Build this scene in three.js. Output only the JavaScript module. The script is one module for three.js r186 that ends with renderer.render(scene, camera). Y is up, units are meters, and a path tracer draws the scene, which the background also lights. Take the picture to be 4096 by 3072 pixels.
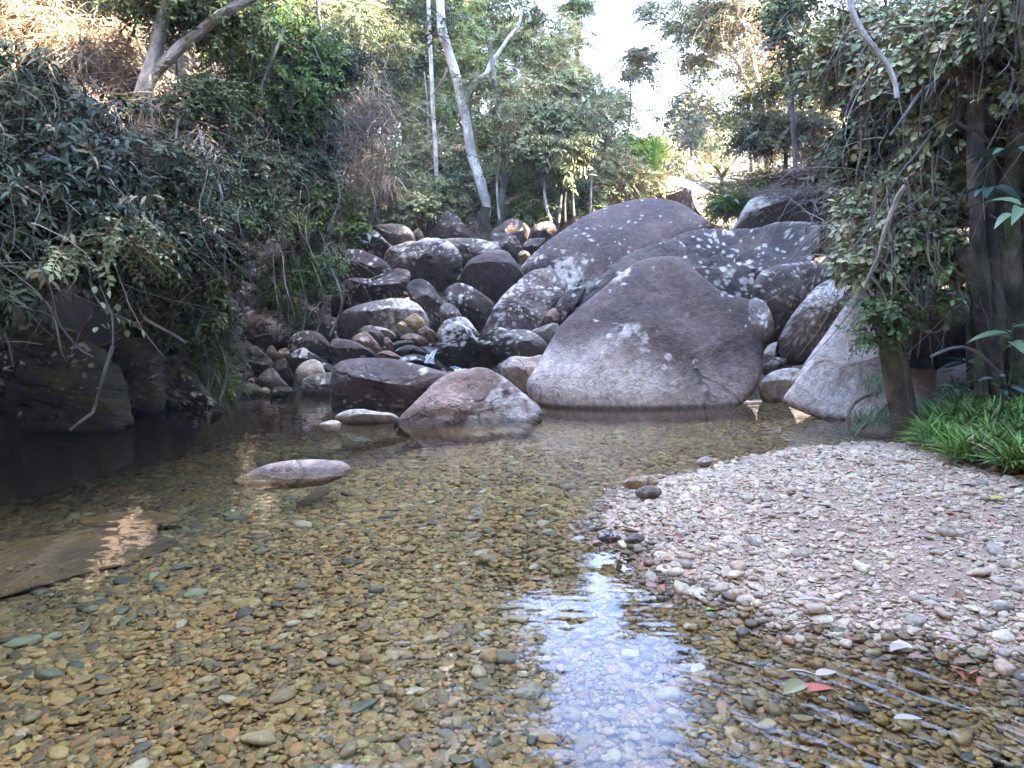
import * as THREE from 'three';
import { mergeGeometries } from 'three/addons/utils/BufferGeometryUtils.js';

// ---------------------------------------------------------------- camera, sky, sun, exposure
const scene = new THREE.Scene();
const EYE = 1.5, PITCH = THREE.MathUtils.degToRad(8.4), FOC = 787;          // FOC: focal length in pixels of a 1024 x 768 picture
const camera = new THREE.PerspectiveCamera(52, 4 / 3, 0.05, 600);
camera.position.set(0, EYE, 0);
camera.lookAt(0, EYE - Math.tan(PITCH) * 10, -10);
camera.updateMatrixWorld();

const SUN = new THREE.Vector3(0.66, 0.74, 0.16).normalize();
const skyTex = (() => {
  const W = 256, H = 128, d = new Float32Array(W * H * 4);
  for (let r = 0; r < H; r++) for (let c = 0; c < W; c++) {
    const up = ((r + 0.5) / H - 0.5) * Math.PI, az = ((c + 0.5) / W - 0.5) * 2 * Math.PI;
    const y = Math.sin(up), x = Math.cos(az) * Math.cos(up), z = Math.sin(az) * Math.cos(up);
    const k = Math.pow(1 - Math.max(0, y), 4.5), cs = Math.max(0, x * SUN.x + y * SUN.y + z * SUN.z);
    const g = 0.35 * Math.pow(cs, 6);
    const o = (r * W + c) * 4;
    d[o] = (0.112 + 0.46 * k + g); d[o + 1] = (0.182 + 0.41 * k + g * 0.97); d[o + 2] = (0.385 + 0.25 * k + g * 0.9); d[o + 3] = 1;
  }
  const t = new THREE.DataTexture(d, W, H, THREE.RGBAFormat, THREE.FloatType);
  t.mapping = THREE.EquirectangularReflectionMapping; t.magFilter = THREE.LinearFilter; t.needsUpdate = true;
  return t;
})();
scene.fog = new THREE.FogExp2(new THREE.Color(0.8, 0.88, 1.0), 0.0015);
scene.background = skyTex; scene.environment = skyTex;

const sun = new THREE.DirectionalLight(new THREE.Color(1, 0.93, 0.82), 4);
sun.position.copy(SUN).multiplyScalar(60).add(new THREE.Vector3(0, 0, -15)); sun.target.position.set(0, 0, -15);
sun.castShadow = true; sun.shadow.mapSize.set(4096, 4096);
Object.assign(sun.shadow.camera, { left: -60, right: 60, top: 60, bottom: -60, near: 1, far: 160 });
scene.add(sun, sun.target);

const renderer = new THREE.WebGLRenderer({ antialias: true });
renderer.setSize(1024, 768);
renderer.shadowMap.enabled = true;
renderer.toneMapping = THREE.LinearToneMapping;
renderer.toneMappingExposure = 32;

// ---------------------------------------------------------------- helpers: random numbers, noise, names
function rngOf(seed) { let a = seed | 0; return () => { a = (a + 0x6d2b79f5) | 0; let t = Math.imul(a ^ (a >>> 15), 1 | a); t = (t + Math.imul(t ^ (t >>> 7), 61 | t)) ^ t; return ((t ^ (t >>> 14)) >>> 0) / 4294967296; }; }
const lerp = (a, b, t) => a + (b - a) * t, clamp = (x, a = 0, b = 1) => x < a ? a : x > b ? b : x;
const sst = (a, b, x) => { const t = clamp((x - a) / (b - a)); return t * t * (3 - 2 * t); };
const hash = (x, y, z) => { let h = Math.imul(x, 374761393) ^ Math.imul(y, 668265263) ^ Math.imul(z, 1274126177); h = Math.imul(h ^ (h >>> 13), 1103515245); h ^= h >>> 16; return (h >>> 0) / 4294967296; };
function vn(x, y, z) {
  const X = Math.floor(x), Y = Math.floor(y), Z = Math.floor(z); let u = x - X, v = y - Y, w = z - Z;
  u = u * u * (3 - 2 * u); v = v * v * (3 - 2 * v); w = w * w * (3 - 2 * w);
  return lerp(lerp(lerp(hash(X, Y, Z), hash(X + 1, Y, Z), u), lerp(hash(X, Y + 1, Z), hash(X + 1, Y + 1, Z), u), v),
    lerp(lerp(hash(X, Y, Z + 1), hash(X + 1, Y, Z + 1), u), lerp(hash(X, Y + 1, Z + 1), hash(X + 1, Y + 1, Z + 1), u), v), w);
}
function fbm(x, y, z, n = 4) { let s = 0, a = 0.5, t = 0; for (let i = 0; i < n; i++) { s += a * vn(x, y, z); t += a; a *= 0.5; x = x * 2.03 + 7.1; y = y * 2.03 + 3.7; z = z * 2.03 + 1.3; } return s / t; }
// spots: 0 outside, up to 1 inside round patches of different sizes (share: how many cells hold one)
function spots(x, y, z, share) {
  const X = Math.floor(x), Y = Math.floor(y), Z = Math.floor(z); let best = 0;
  for (let i = -1; i < 2; i++) for (let j = -1; j < 2; j++) for (let k = -1; k < 2; k++) {
    const a = X + i, b = Y + j, c = Z + k, h = hash(a, b, c);
    if (h > share) continue;
    const dx = a + hash(a + 11, b, c) - x, dy = b + hash(a, b + 17, c) - y, dz = c + hash(a, b, c + 23) - z, q = h / share, r = 0.22 + 0.55 * q * q;
    const d = Math.sqrt(dx * dx + dy * dy + dz * dz);
    if (d < r) best = Math.max(best, Math.min(1, (r - d) / 0.06));
  }
  return best;
}
const taken = {};
function numbered(name) { const n = taken[name] = (taken[name] ?? -1) + 1; return n ? name + '_' + String(n).padStart(3, '0') : name; }
function tag(o, label, category, group, kind) { if (label) o.userData.label = label; if (category) o.userData.category = category; if (group) o.userData.group = group; if (kind) o.userData.kind = kind; return o; }
function shade(o) { o.castShadow = o.receiveShadow = true; return o; }
function mesh(name, geo, mat, parent = scene) { const m = shade(new THREE.Mesh(geo, mat)); m.name = parent === scene ? numbered(name) : name; parent.add(m); return m; }
function group(name, p = [0, 0, 0]) { const g = new THREE.Group(); g.name = numbered(name); g.position.set(...p); scene.add(g); return g; }
const V = (x, y, z) => new THREE.Vector3(x, y, z);

// a picture position and a forward distance give a point of the place
const tanE = (py) => Math.tan(Math.atan((384 - py) / FOC) - PITCH);
function at(px, py, D) { const h = tanE(py) * D; const zc = D * Math.cos(PITCH) - h * Math.sin(PITCH); return V((px - 512) / FOC * zc, EYE + h, -D); }
function onLevel(px, py, y) { return at(px, py, (y - EYE) / tanE(py)); }
const rowDistance = (py) => { const t = tanE(py); return t < -0.159 ? -EYE / t : (EYE + 2.35) / (0.25 - t); };
const table = (tb, x) => { if (x <= tb[0][0]) return tb[0][1]; for (let i = 1; i < tb.length; i++) if (x <= tb[i][0]) return lerp(tb[i - 1][1], tb[i][1], (x - tb[i - 1][0]) / (tb[i][0] - tb[i - 1][0])); return tb[tb.length - 1][1]; };

// ---------------------------------------------------------------- textures and materials
function tileTexture(size, f, srgb = false) {   // f(u, v) in 0..1 -> [r, g, b]
  const d = new Uint8Array(size * size * 4);
  for (let j = 0; j < size; j++) for (let i = 0; i < size; i++) { const c = f(i / size, j / size), o = (j * size + i) * 4; d[o] = 255 * clamp(c[0]); d[o + 1] = 255 * clamp(c[1]); d[o + 2] = 255 * clamp(c[2]); d[o + 3] = 255; }
  const t = new THREE.DataTexture(d, size, size); t.wrapS = t.wrapT = THREE.RepeatWrapping; t.magFilter = THREE.LinearFilter; if (srgb) t.colorSpace = THREE.SRGBColorSpace; t.needsUpdate = true; return t;
}
function pn(u, v, n, s) {                       // value noise that repeats every n cells
  const x = u * n, y = v * n, X = Math.floor(x), Y = Math.floor(y); let a = x - X, b = y - Y; a = a * a * (3 - 2 * a); b = b * b * (3 - 2 * b);
  const g = (i, j) => hash(((X + i) % n + n) % n, ((Y + j) % n + n) % n, s);
  return lerp(lerp(g(0, 0), g(1, 0), a), lerp(g(0, 1), g(1, 1), a), b);
}
const pf = (u, v, n, s, o = 4) => { let r = 0, a = 0.5, t = 0; for (let i = 0; i < o; i++) { r += a * pn(u, v, n, s + i); t += a; a *= 0.55; n *= 2; } return r / t; };
const grainTex = tileTexture(512, (u, v) => { const a = pf(u, v, 24, 1, 4), b = pn(u, v, 160, 9), k = 0.62 + 0.6 * (a - 0.5) + (b > 0.86 ? 0.26 : b < 0.1 ? -0.2 : 0) + 0.12 * (pn(u, v, 256, 3) - 0.5); return [k, k * 0.985, k * 0.975]; });
const grainBump = tileTexture(512, (u, v) => { const a = 0.6 * pf(u, v, 12, 21, 5) + 0.4 * pf(u, v, 64, 31, 3); return [a, a, a]; });
const barkTex = tileTexture(512, (u, v) => { const a = pf(u, v * 0.25 + 0.0, 40, 41, 3), b = pf(u, v, 8, 45, 4), k = 0.62 + 0.5 * (a - 0.35) + 0.5 * (b - 0.4); return [k, k * 0.98, k * 0.95]; });
const soilTex = tileTexture(512, (u, v) => { const a = pf(u, v, 10, 51, 5), b = pn(u, v, 180, 58), k = 0.45 + 0.5 * (a - 0.4) + (b > 0.82 ? 0.25 : 0); return [k * 1.05, k * 0.95, k * 0.82]; });

const std = (o) => new THREE.MeshStandardMaterial(o);
const M = {
  rock: std({ color: 0xffffff, vertexColors: true, map: grainTex, bumpMap: grainBump, bumpScale: 0.03, roughness: 0.85 }),
  pebble: std({ color: 0xffffff, map: grainTex, roughness: 0.6 }),
  stone: std({ color: 0xffffff, map: grainTex, roughness: 0.88 }),
  soil: std({ color: new THREE.Color(0.12, 0.085, 0.058), map: soilTex, roughness: 1 }),
  bed: std({ color: new THREE.Color(0.22, 0.125, 0.04), map: soilTex, roughness: 0.9 }),
  sand: std({ color: new THREE.Color(0.54, 0.37, 0.255), map: soilTex, roughness: 1 }),
  bark: std({ color: 0xffffff, vertexColors: true, map: barkTex, bumpMap: barkTex, bumpScale: 0.05, roughness: 0.95 }),
  twig: std({ color: 0xffffff, vertexColors: true, roughness: 0.9 }),
  leaf: new THREE.MeshPhysicalMaterial({ color: 0xffffff, vertexColors: true, roughness: 0.62, specularIntensity: 0.5, side: THREE.DoubleSide }),
  thin: new THREE.MeshPhysicalMaterial({ color: 0xffffff, vertexColors: true, roughness: 0.92, transmission: 0.4, thickness: 0, side: THREE.DoubleSide }),
};

// ---------------------------------------------------------------- ground
const tableL = [[-8, -4.9], [4, -4.7], [6.6, -4.4], [8.9, -3.7], [10, -4.3], [14, -4.7], [18, -4.9], [30, -6], [60, -14]];
const tableR = [[-8, 6], [3, 4.2], [4.8, 3.2], [6.5, 3.4], [8, 4.2], [10, 5], [14, 6.6], [18, 8.2], [30, 10], [60, 15]];
const tableBase = [[8.6, -1.2], [9.8, -0.4], [30, 4.7], [45, 6.0], [75, 12.2], [90, 12.6], [160, 8]];
function groundAt(x, z) {
  const D = -z, dl = table(tableL, D) - x, dr = x - table(tableR, D);
  let h = table(tableBase, D);
  const low = 1 - sst(9, 12, D);
  h += low * 1.2 * sst(-0.35, 0.35, dl) + low * 1.35 * sst(-0.5, 0.25, dr);
  if (dl > 0) h += dl < 5 ? 1.35 * dl : 6.75 + Math.min(14, 0.6 * (dl - 5));
  if (dr > 0) h += dr < 4 ? 0.55 * dr : 2.2 + Math.min(8, 0.35 * (dr - 4));
  return h + (fbm(x * 0.5, 3.1, z * 0.5, 4) - 0.5) * 0.5 * sst(-1, 1.5, Math.max(dl, dr, D - 10));
}
{
  const NX = 280, NZ = 280, P = [], U = [], I = [];
  for (let j = 0; j <= NZ; j++) for (let i = 0; i <= NX; i++) {
    const u = i / NX * 2 - 1, w = j / NZ, x = Math.sign(u) * (Math.abs(u) * 12 + Math.pow(Math.abs(u), 3) * 130), z = 16 - 46 * w - 150 * Math.pow(w, 3);
    P.push(x, groundAt(x, z), z); U.push(x / 1.7, z / 1.7);
    if (i < NX && j < NZ) { const a = j * (NX + 1) + i, b = a + 1, c = a + NX + 1, d = c + 1; I.push(a, b, c, b, d, c); }
  }
  const g = new THREE.BufferGeometry(); g.setAttribute('position', new THREE.Float32BufferAttribute(P, 3)); g.setAttribute('uv', new THREE.Float32BufferAttribute(U, 2)); g.setIndex(I); g.computeVertexNormals();
  tag(mesh('ground', g, M.soil), 'dark leaf littered soil of the creek valley and its banks', null, null, 'structure');
}
function sheet(x0, x1, d0, d1, nx, nz, f, k) {     // a height field over x0..x1 and forward distances d0..d1; f may return null for no ground
  const P = [], U = [], I = [], ok = [];
  for (let j = 0; j <= nz; j++) for (let i = 0; i <= nx; i++) {
    const x = lerp(x0, x1, i / nx), D = lerp(d0, d1, j / nz), h = f(x, D);
    P.push(x, h ?? -2, -D); U.push(x / k, D / k); ok.push(h !== null);
    if (i < nx && j < nz) I.push([j * (nx + 1) + i]);
  }
  const J = []; for (const [a] of I) { const b = a + 1, c = a + nx + 1, d = c + 1; if (ok[a] && ok[b] && ok[c] && ok[d]) J.push(a, b, c, b, d, c); }
  const g = new THREE.BufferGeometry(); g.setAttribute('position', new THREE.Float32BufferAttribute(P, 3)); g.setAttribute('uv', new THREE.Float32BufferAttribute(U, 2)); g.setIndex(J); g.computeVertexNormals(); return g;
}
const bedAt = (x, D) => -0.15 - (0.30 + 0.10 * sst(4.8, 8, D)) * sst(0, 3.2, -x + (D - 3) * 0.22 - 0.9) - 0.05 * sst(2, 5, D) + 0.05 * (fbm(x * 1.3, 8.2, D * 1.3, 3) - 0.5) + 0.08 * sst(1.2, 2.4, x) * sst(4, 2.4, D);
const creekBed = tag(mesh('creek_bed', sheet(-5.2, 5.6, 0.4, 10.2, 150, 140, bedAt, 0.9), M.bed), 'amber gravel bed of the clear creek pool', null, null, 'structure');

// gravel bar: its shoreline, followed in the picture at water level
const shore = [[1400, 700], [1024, 688], [985, 668], [930, 660], [850, 655], [800, 648], [770, 640], [735, 622], [708, 610], [680, 598], [655, 588], [640, 575], [634, 558], [615, 548], [596, 543], [582, 528], [592, 510], [614, 492], [650, 483], [702, 474], [745, 461], [782, 454], [840, 449], [905, 446], [1024, 452], [1500, 455]].map(([a, b]) => onLevel(a, b, 0));
function shoreDistance(x, z) {
  let d = 1e9, inside = false;
  for (let i = 0, n = shore.length, j = n - 1; i < n; j = i++) {
    const a = shore[j], b = shore[i], ex = b.x - a.x, ez = b.z - a.z, t = clamp(((x - a.x) * ex + (z - a.z) * ez) / (ex * ex + ez * ez));
    d = Math.min(d, Math.hypot(x - a.x - t * ex, z - a.z - t * ez));
    if ((a.z > z) !== (b.z > z) && x < a.x + (z - a.z) / (b.z - a.z) * ex) inside = !inside;
  }
  return inside ? d : -d;
}
const barAt = (x, D) => { const d = shoreDistance(x, -D) + 0.10 * (fbm(x * 3, 1.7, D * 3, 3) - 0.5); return d < -0.55 ? null : d < 0 ? 0.34 * d : 0.17 * (1 - Math.exp(-d / 0.35)) + 0.035 * (fbm(x * 2.2, 5.5, D * 2.2, 4) - 0.5) * sst(0, 0.4, d) + 0.02 * d; };
const bar = tag(mesh('gravel_bar', sheet(0.1, 5.2, 2.4, 7.6, 150, 150, barAt, 0.7), M.sand), 'pale pebble and sand bar on the near right side of the creek', null, null, 'structure');

// ---------------------------------------------------------------- water: a clear sheet with fine ripples
const RX = -6, RD = 0, RS = 12;                // the ripple map covers x -6..6 and distances 0..12
const rippleTex = (() => {
  const N = 1024, d = new Uint8Array(N * N * 4);
  const riffle = onLevel(980, 735, 0);
  for (let j = 0; j < N; j++) for (let i = 0; i < N; i++) {
    const x = RX + i / N * RS, D = RD + j / N * RS;
    const calm = 0.75 + 0.4 * sst(4.5, 8, D) * sst(0.5, -2, x), q = Math.hypot((x - riffle.x) * 0.9, (-D - riffle.z) * 1.5);
    const s = 7 * sst(1.05, 0.25, q);
    let h = calm * (fbm(x * 2.2 + 0.5 * D, 0.3, D * 5.5, 3) - 0.5) + 0.35 * calm * (fbm(x * 9, 4.4, D * 22, 2) - 0.5);
    const a = x * 0.78 - D * 0.62, b = x * 0.62 + D * 0.78;                 // streaks of the riffle run down to the right
    const wv = b + 0.12 * (fbm(a * 2.5, 6.6, b * 2.5, 3) - 0.5); h += s * (fbm(a * 5, 2.2, wv * 24, 3) - 0.5) * 0.9 + 0.5 * s * (Math.abs(fbm(a * 3.5, 9.9, wv * 15, 3) - 0.5) - 0.12);
    const o = (j * N + i) * 4, k = 255 * clamp(0.5 + h * 0.5); d[o] = d[o + 1] = d[o + 2] = k; d[o + 3] = 255;
  }
  const t = new THREE.DataTexture(d, N, N); t.magFilter = THREE.LinearFilter; t.wrapS = t.wrapT = THREE.ClampToEdgeWrapping; t.needsUpdate = true; return t;
})();
M.water = new THREE.MeshPhysicalMaterial({ color: new THREE.Color(0.95, 0.91, 0.76), roughness: 0.0, metalness: 0, transmission: 1, thickness: 0, ior: 1.33, bumpMap: rippleTex, bumpScale: 0.011 });
{
  const g = sheet(-6, 6, 0.3, 10.6, 60, 60, () => 0, 1), uv = g.attributes.uv, p = g.attributes.position;
  for (let i = 0; i < uv.count; i++) uv.setXY(i, (p.getX(i) - RX) / RS, (-p.getZ(i) - RD) / RS);
  tag(mesh('water', g, M.water), 'clear shallow water of the creek pool', null, null, 'structure');
}

// ---------------------------------------------------------------- stones of the creek bed and of the gravel bar
function pebbleGeo(seed, nt = 10, np = 6, flat = 0.4, rough = 0.3) {
  const P = [], U = [], I = [];
  for (let j = 0; j <= np; j++) for (let i = 0; i < nt; i++) {
    const a = j / np * Math.PI, b = i / nt * 2 * Math.PI, s = Math.pow(Math.sin(a), 0.75), x = Math.cos(b) * s, y = Math.cos(a), z = Math.sin(b) * s;
    const k = 1 + rough * 2 * (fbm(x * 1.1 + seed * 7.3, y * 0.8 + 5, z * 1.1 + seed, 3) - 0.5);
    P.push(x * k * 0.5, Math.sign(y) * Math.pow(Math.abs(y), 0.8) * flat * 0.5 * k, z * k * 0.36); U.push(x * 0.14 + seed * 0.37, z * 0.12 + y * 0.05 + seed * 0.61);
    if (j < np) { const c = j * nt + i, d = j * nt + (i + 1) % nt; I.push(c, d, c + nt, d, d + nt, c + nt); }
  }
  const g = new THREE.BufferGeometry(); g.setAttribute('position', new THREE.Float32BufferAttribute(P, 3)); g.setAttribute('uv', new THREE.Float32BufferAttribute(U, 2)); g.setIndex(I); g.computeVertexNormals(); return g;
}
const pebbleShapes = [0, 1, 2, 3, 4, 5].map((k) => pebbleGeo(k + 1, 9, 5, [0.26, 0.36, 0.42, 0.18, 0.28, 0.5][k], [0.5, 0.6, 0.45, 0.75, 0.65, 0.5][k]));
const bigShapes = [0, 1, 2, 3, 4, 5].map((k) => pebbleGeo(k + 31, 14, 8, [0.24, 0.3, 0.4, 0.16, 0.22, 0.45][k], [0.55, 0.65, 0.5, 0.8, 0.7, 0.55][k]));
const bedTones = [[.40, .25, .09], [.33, .21, .08], [.27, .185, .08], [.25, .19, .10], [.17, .14, .085], [.11, .10, .07], [.30, .22, .11], [.42, .32, .17], [.22, .16, .08], [.36, .21, .07], [.10, .10, .08], [.46, .37, .24], [.065, .062, .05], [.5, .43, .3]];
const barTones = [[.68, .56, .47], [.58, .47, .39], [.72, .63, .55], [.5, .39, .32], [.62, .47, .37], [.45, .39, .35], [.33, .30, .28], [.62, .53, .45], [.76, .67, .59], [.54, .39, .30], [.42, .35, .30]];
const nearColor = (c, r, k = 0.2) => new THREE.Color(c[0] * (1 + (r() - 0.5) * k), c[1] * (1 + (r() - 0.5) * k), c[2] * (1 + (r() - 0.5) * k));
const Q = new THREE.Quaternion(), Q2 = new THREE.Quaternion(), EU = new THREE.Euler(), MX = new THREE.Matrix4(), UPV = V(0, 1, 0);
function scatter(parent, name, shapes, mat, spotsList, label) {     // spotsList: [x, y, z, size, yaw, tilt x, tilt z, colour, tall]
  const by = shapes.map(() => []);
  spotsList.forEach((s, i) => by[(i * 7919) % shapes.length].push(s));
  by.forEach((list, k) => {
    if (!list.length) return;
    const im = shade(new THREE.InstancedMesh(shapes[k], mat, list.length)); im.name = name; im.userData.kind = 'stuff'; parent.add(im);
    list.forEach((s, i) => { EU.set(s[5], s[4], s[6], 'YXZ'); Q.setFromEuler(EU); MX.compose(V(s[0], s[1], s[2]), Q, V(s[3], s[3] * (s[8] ?? 1), s[3])); im.setMatrixAt(i, MX); im.setColorAt(i, s[7]); });
  });
}
const tintMats = {};
function tinted(base, tones, k) { const id = base.uuid + tones[k].join(); return tintMats[id] ??= Object.assign(base.clone(), { color: new THREE.Color(...tones[k]) }); }
{
  const r = rngOf(5), list = [], big = [];
  for (let n = 0; n < 230000; n++) {
    const x = -4.9 + r() * 9.9, D = 1.4 + Math.pow(r(), 1.25) * 8.2, d = shoreDistance(x, -D);
    if (d > 0.12 || Math.abs(x) > 0.75 * D + 0.5) continue;
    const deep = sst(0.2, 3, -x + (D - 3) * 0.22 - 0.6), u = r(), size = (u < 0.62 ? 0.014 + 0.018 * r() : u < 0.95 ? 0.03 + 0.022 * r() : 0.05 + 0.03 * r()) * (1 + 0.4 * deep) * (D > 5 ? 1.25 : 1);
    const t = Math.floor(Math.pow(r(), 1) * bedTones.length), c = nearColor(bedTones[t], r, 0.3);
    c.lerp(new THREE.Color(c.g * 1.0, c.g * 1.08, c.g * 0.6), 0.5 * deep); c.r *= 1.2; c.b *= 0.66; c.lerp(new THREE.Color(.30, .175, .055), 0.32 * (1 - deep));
    c.multiplyScalar(0.9 - 0.55 * sst(0.9, 3.4, -x + (D - 3) * 0.3 - 0.5)); if (d > -0.35) c.multiplyScalar(0.85);  // stones painted darker toward the deep left, for light lost in the water
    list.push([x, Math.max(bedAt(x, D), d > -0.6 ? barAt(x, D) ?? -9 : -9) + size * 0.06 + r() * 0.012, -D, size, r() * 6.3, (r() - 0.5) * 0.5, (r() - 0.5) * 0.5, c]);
  }
  for (let n = 0; big.length < 290 && n < 5000; n++) {
    const x = -3.6 + r() * 6.6, D = 1.9 + r() * 4.4, d = shoreDistance(x, -D);
    if (d > -0.08 || Math.abs(x) > 0.66 * D + 0.1) continue;
    const deep = sst(0.2, 3, -x + (D - 3) * 0.22 - 0.6);
    big.push([x, D, (0.065 + 0.085 * r() * r()) * (1 + 0.35 * deep), deep]);
  }
  for (let n = 0; n < 260; n++) {                                           // stones washed onto the drowned slab
    const q = Math.pow(r(), 0.6), e = onLevel(lerp(-20, 178, r()), lerp(534, 604, q), -0.33), s = 0.014 + 0.035 * r() * r(), c = nearColor(bedTones[Math.floor(r() * bedTones.length)], r, 0.3); c.multiplyScalar(0.6); if (fbm(e.x * 3, 2, e.z * 3, 2) < 0.45) continue;
    list.push([e.x, -0.335, e.z, s, r() * 6.3, (r() - 0.5) * 0.4, (r() - 0.5) * 0.4, c]);
  }
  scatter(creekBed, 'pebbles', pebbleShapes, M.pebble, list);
  const deepTones = bedTones.map((c) => [c[1] * 0.6, c[1] * 0.66, c[1] * 0.4]);  // darker, greener big stones stand in for light lost at depth
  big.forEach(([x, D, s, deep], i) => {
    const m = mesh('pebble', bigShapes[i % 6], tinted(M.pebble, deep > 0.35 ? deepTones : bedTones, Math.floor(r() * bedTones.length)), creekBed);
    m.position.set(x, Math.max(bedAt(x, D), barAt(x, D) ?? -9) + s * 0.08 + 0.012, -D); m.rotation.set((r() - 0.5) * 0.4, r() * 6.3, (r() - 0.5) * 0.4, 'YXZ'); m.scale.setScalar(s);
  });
}
{
  const r = rngOf(11), list = [], big = [];
  for (let n = 0; n < 150000; n++) {
    const x = 0.3 + r() * 4.9, D = 2.5 + r() * 4.9, d = shoreDistance(x, -D) + 0.1 * (fbm(x * 3, 1.7, D * 3, 3) - 0.5);
    if (d < -0.16 || x > 0.8 * D + 0.6) continue;
    const patch = fbm(x * 1.1, 2.8, D * 1.6, 3), bare = sst(0.42, 0.56, patch) * sst(0.15, 0.5, d);
    if (r() < bare * 0.6) continue;
    const u = r(), size = u < 0.8 ? 0.008 + 0.015 * r() : u < 0.97 ? 0.024 + 0.02 * r() : 0.04 + 0.03 * r();
    const wet = sst(0.12, -0.03, d), c = nearColor(barTones[Math.floor(r() * barTones.length)], r, 0.2); c.r *= 1.1; c.g *= 1.03; c.r *= 1.06; c.g *= 0.95; c.b *= 0.66; c.lerp(new THREE.Color(.58, .42, .29), 0.35); c.multiplyScalar(1.12);
    c.multiplyScalar(1 - 0.5 * wet); if (wet > 0.6 && r() < 0.6) c.multiply(new THREE.Color(0.9, 0.72, 0.5));
    list.push([x, (barAt(x, D) ?? -0.1) + size * 0.1, -D, size, r() * 6.3, (r() - 0.5) * 0.9, (r() - 0.5) * 0.7, c]);
  }
  for (let n = 0; big.length < 290 && n < 8000; n++) {
    const x = 0.3 + r() * 3.6, D = 2.6 + r() * 4.2, d = shoreDistance(x, -D);
    if (d < 0.02 || x > 0.67 * D || (d > 0.4 && r() < 0.45)) continue;
    big.push([x, D, d < 0.3 ? 0.055 + 0.06 * r() : 0.045 + 0.075 * r() * r()]);
  }
  scatter(bar, 'pebbles', pebbleShapes, M.stone, list);
  const barBig = barTones.map((c) => [c[0] * 1.1, c[1] * 0.97, c[2] * 0.7]);
  big.forEach(([x, D, s], i) => {
    const m = mesh('stone', bigShapes[(i * 5) % 6], tinted(M.stone, barBig, Math.floor(r() * barTones.length)), bar);
    m.position.set(x, barAt(x, D) + s * 0.1, -D); m.rotation.set((r() - 0.5) * 0.7, r() * 6.3, (r() - 0.5) * 0.5, 'YXZ'); m.scale.setScalar(s);
  });
}

// ---------------------------------------------------------------- boulders
// Each is followed in the photograph (in one of six enlarged views), set at its own distance on the slope, leaned back and swollen to a body.
const views = { A: [200, 175, 6.32], B: [475, 175, 5.53], C: [225, 300, 11.06], E: [225, 212.5, 14.75], F: [0, 0, 2.16], G: [825, 175, 5.53] };
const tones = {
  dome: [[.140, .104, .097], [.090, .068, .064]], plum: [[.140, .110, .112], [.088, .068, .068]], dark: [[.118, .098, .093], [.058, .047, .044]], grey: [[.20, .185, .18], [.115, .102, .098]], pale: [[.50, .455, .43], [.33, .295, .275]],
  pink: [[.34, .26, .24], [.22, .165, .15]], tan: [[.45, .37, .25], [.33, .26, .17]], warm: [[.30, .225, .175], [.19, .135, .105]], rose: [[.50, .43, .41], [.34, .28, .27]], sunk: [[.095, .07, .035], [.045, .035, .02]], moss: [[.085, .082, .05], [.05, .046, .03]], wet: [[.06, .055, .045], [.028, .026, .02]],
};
let rockSeed = 0, rockTris = 0;
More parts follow.
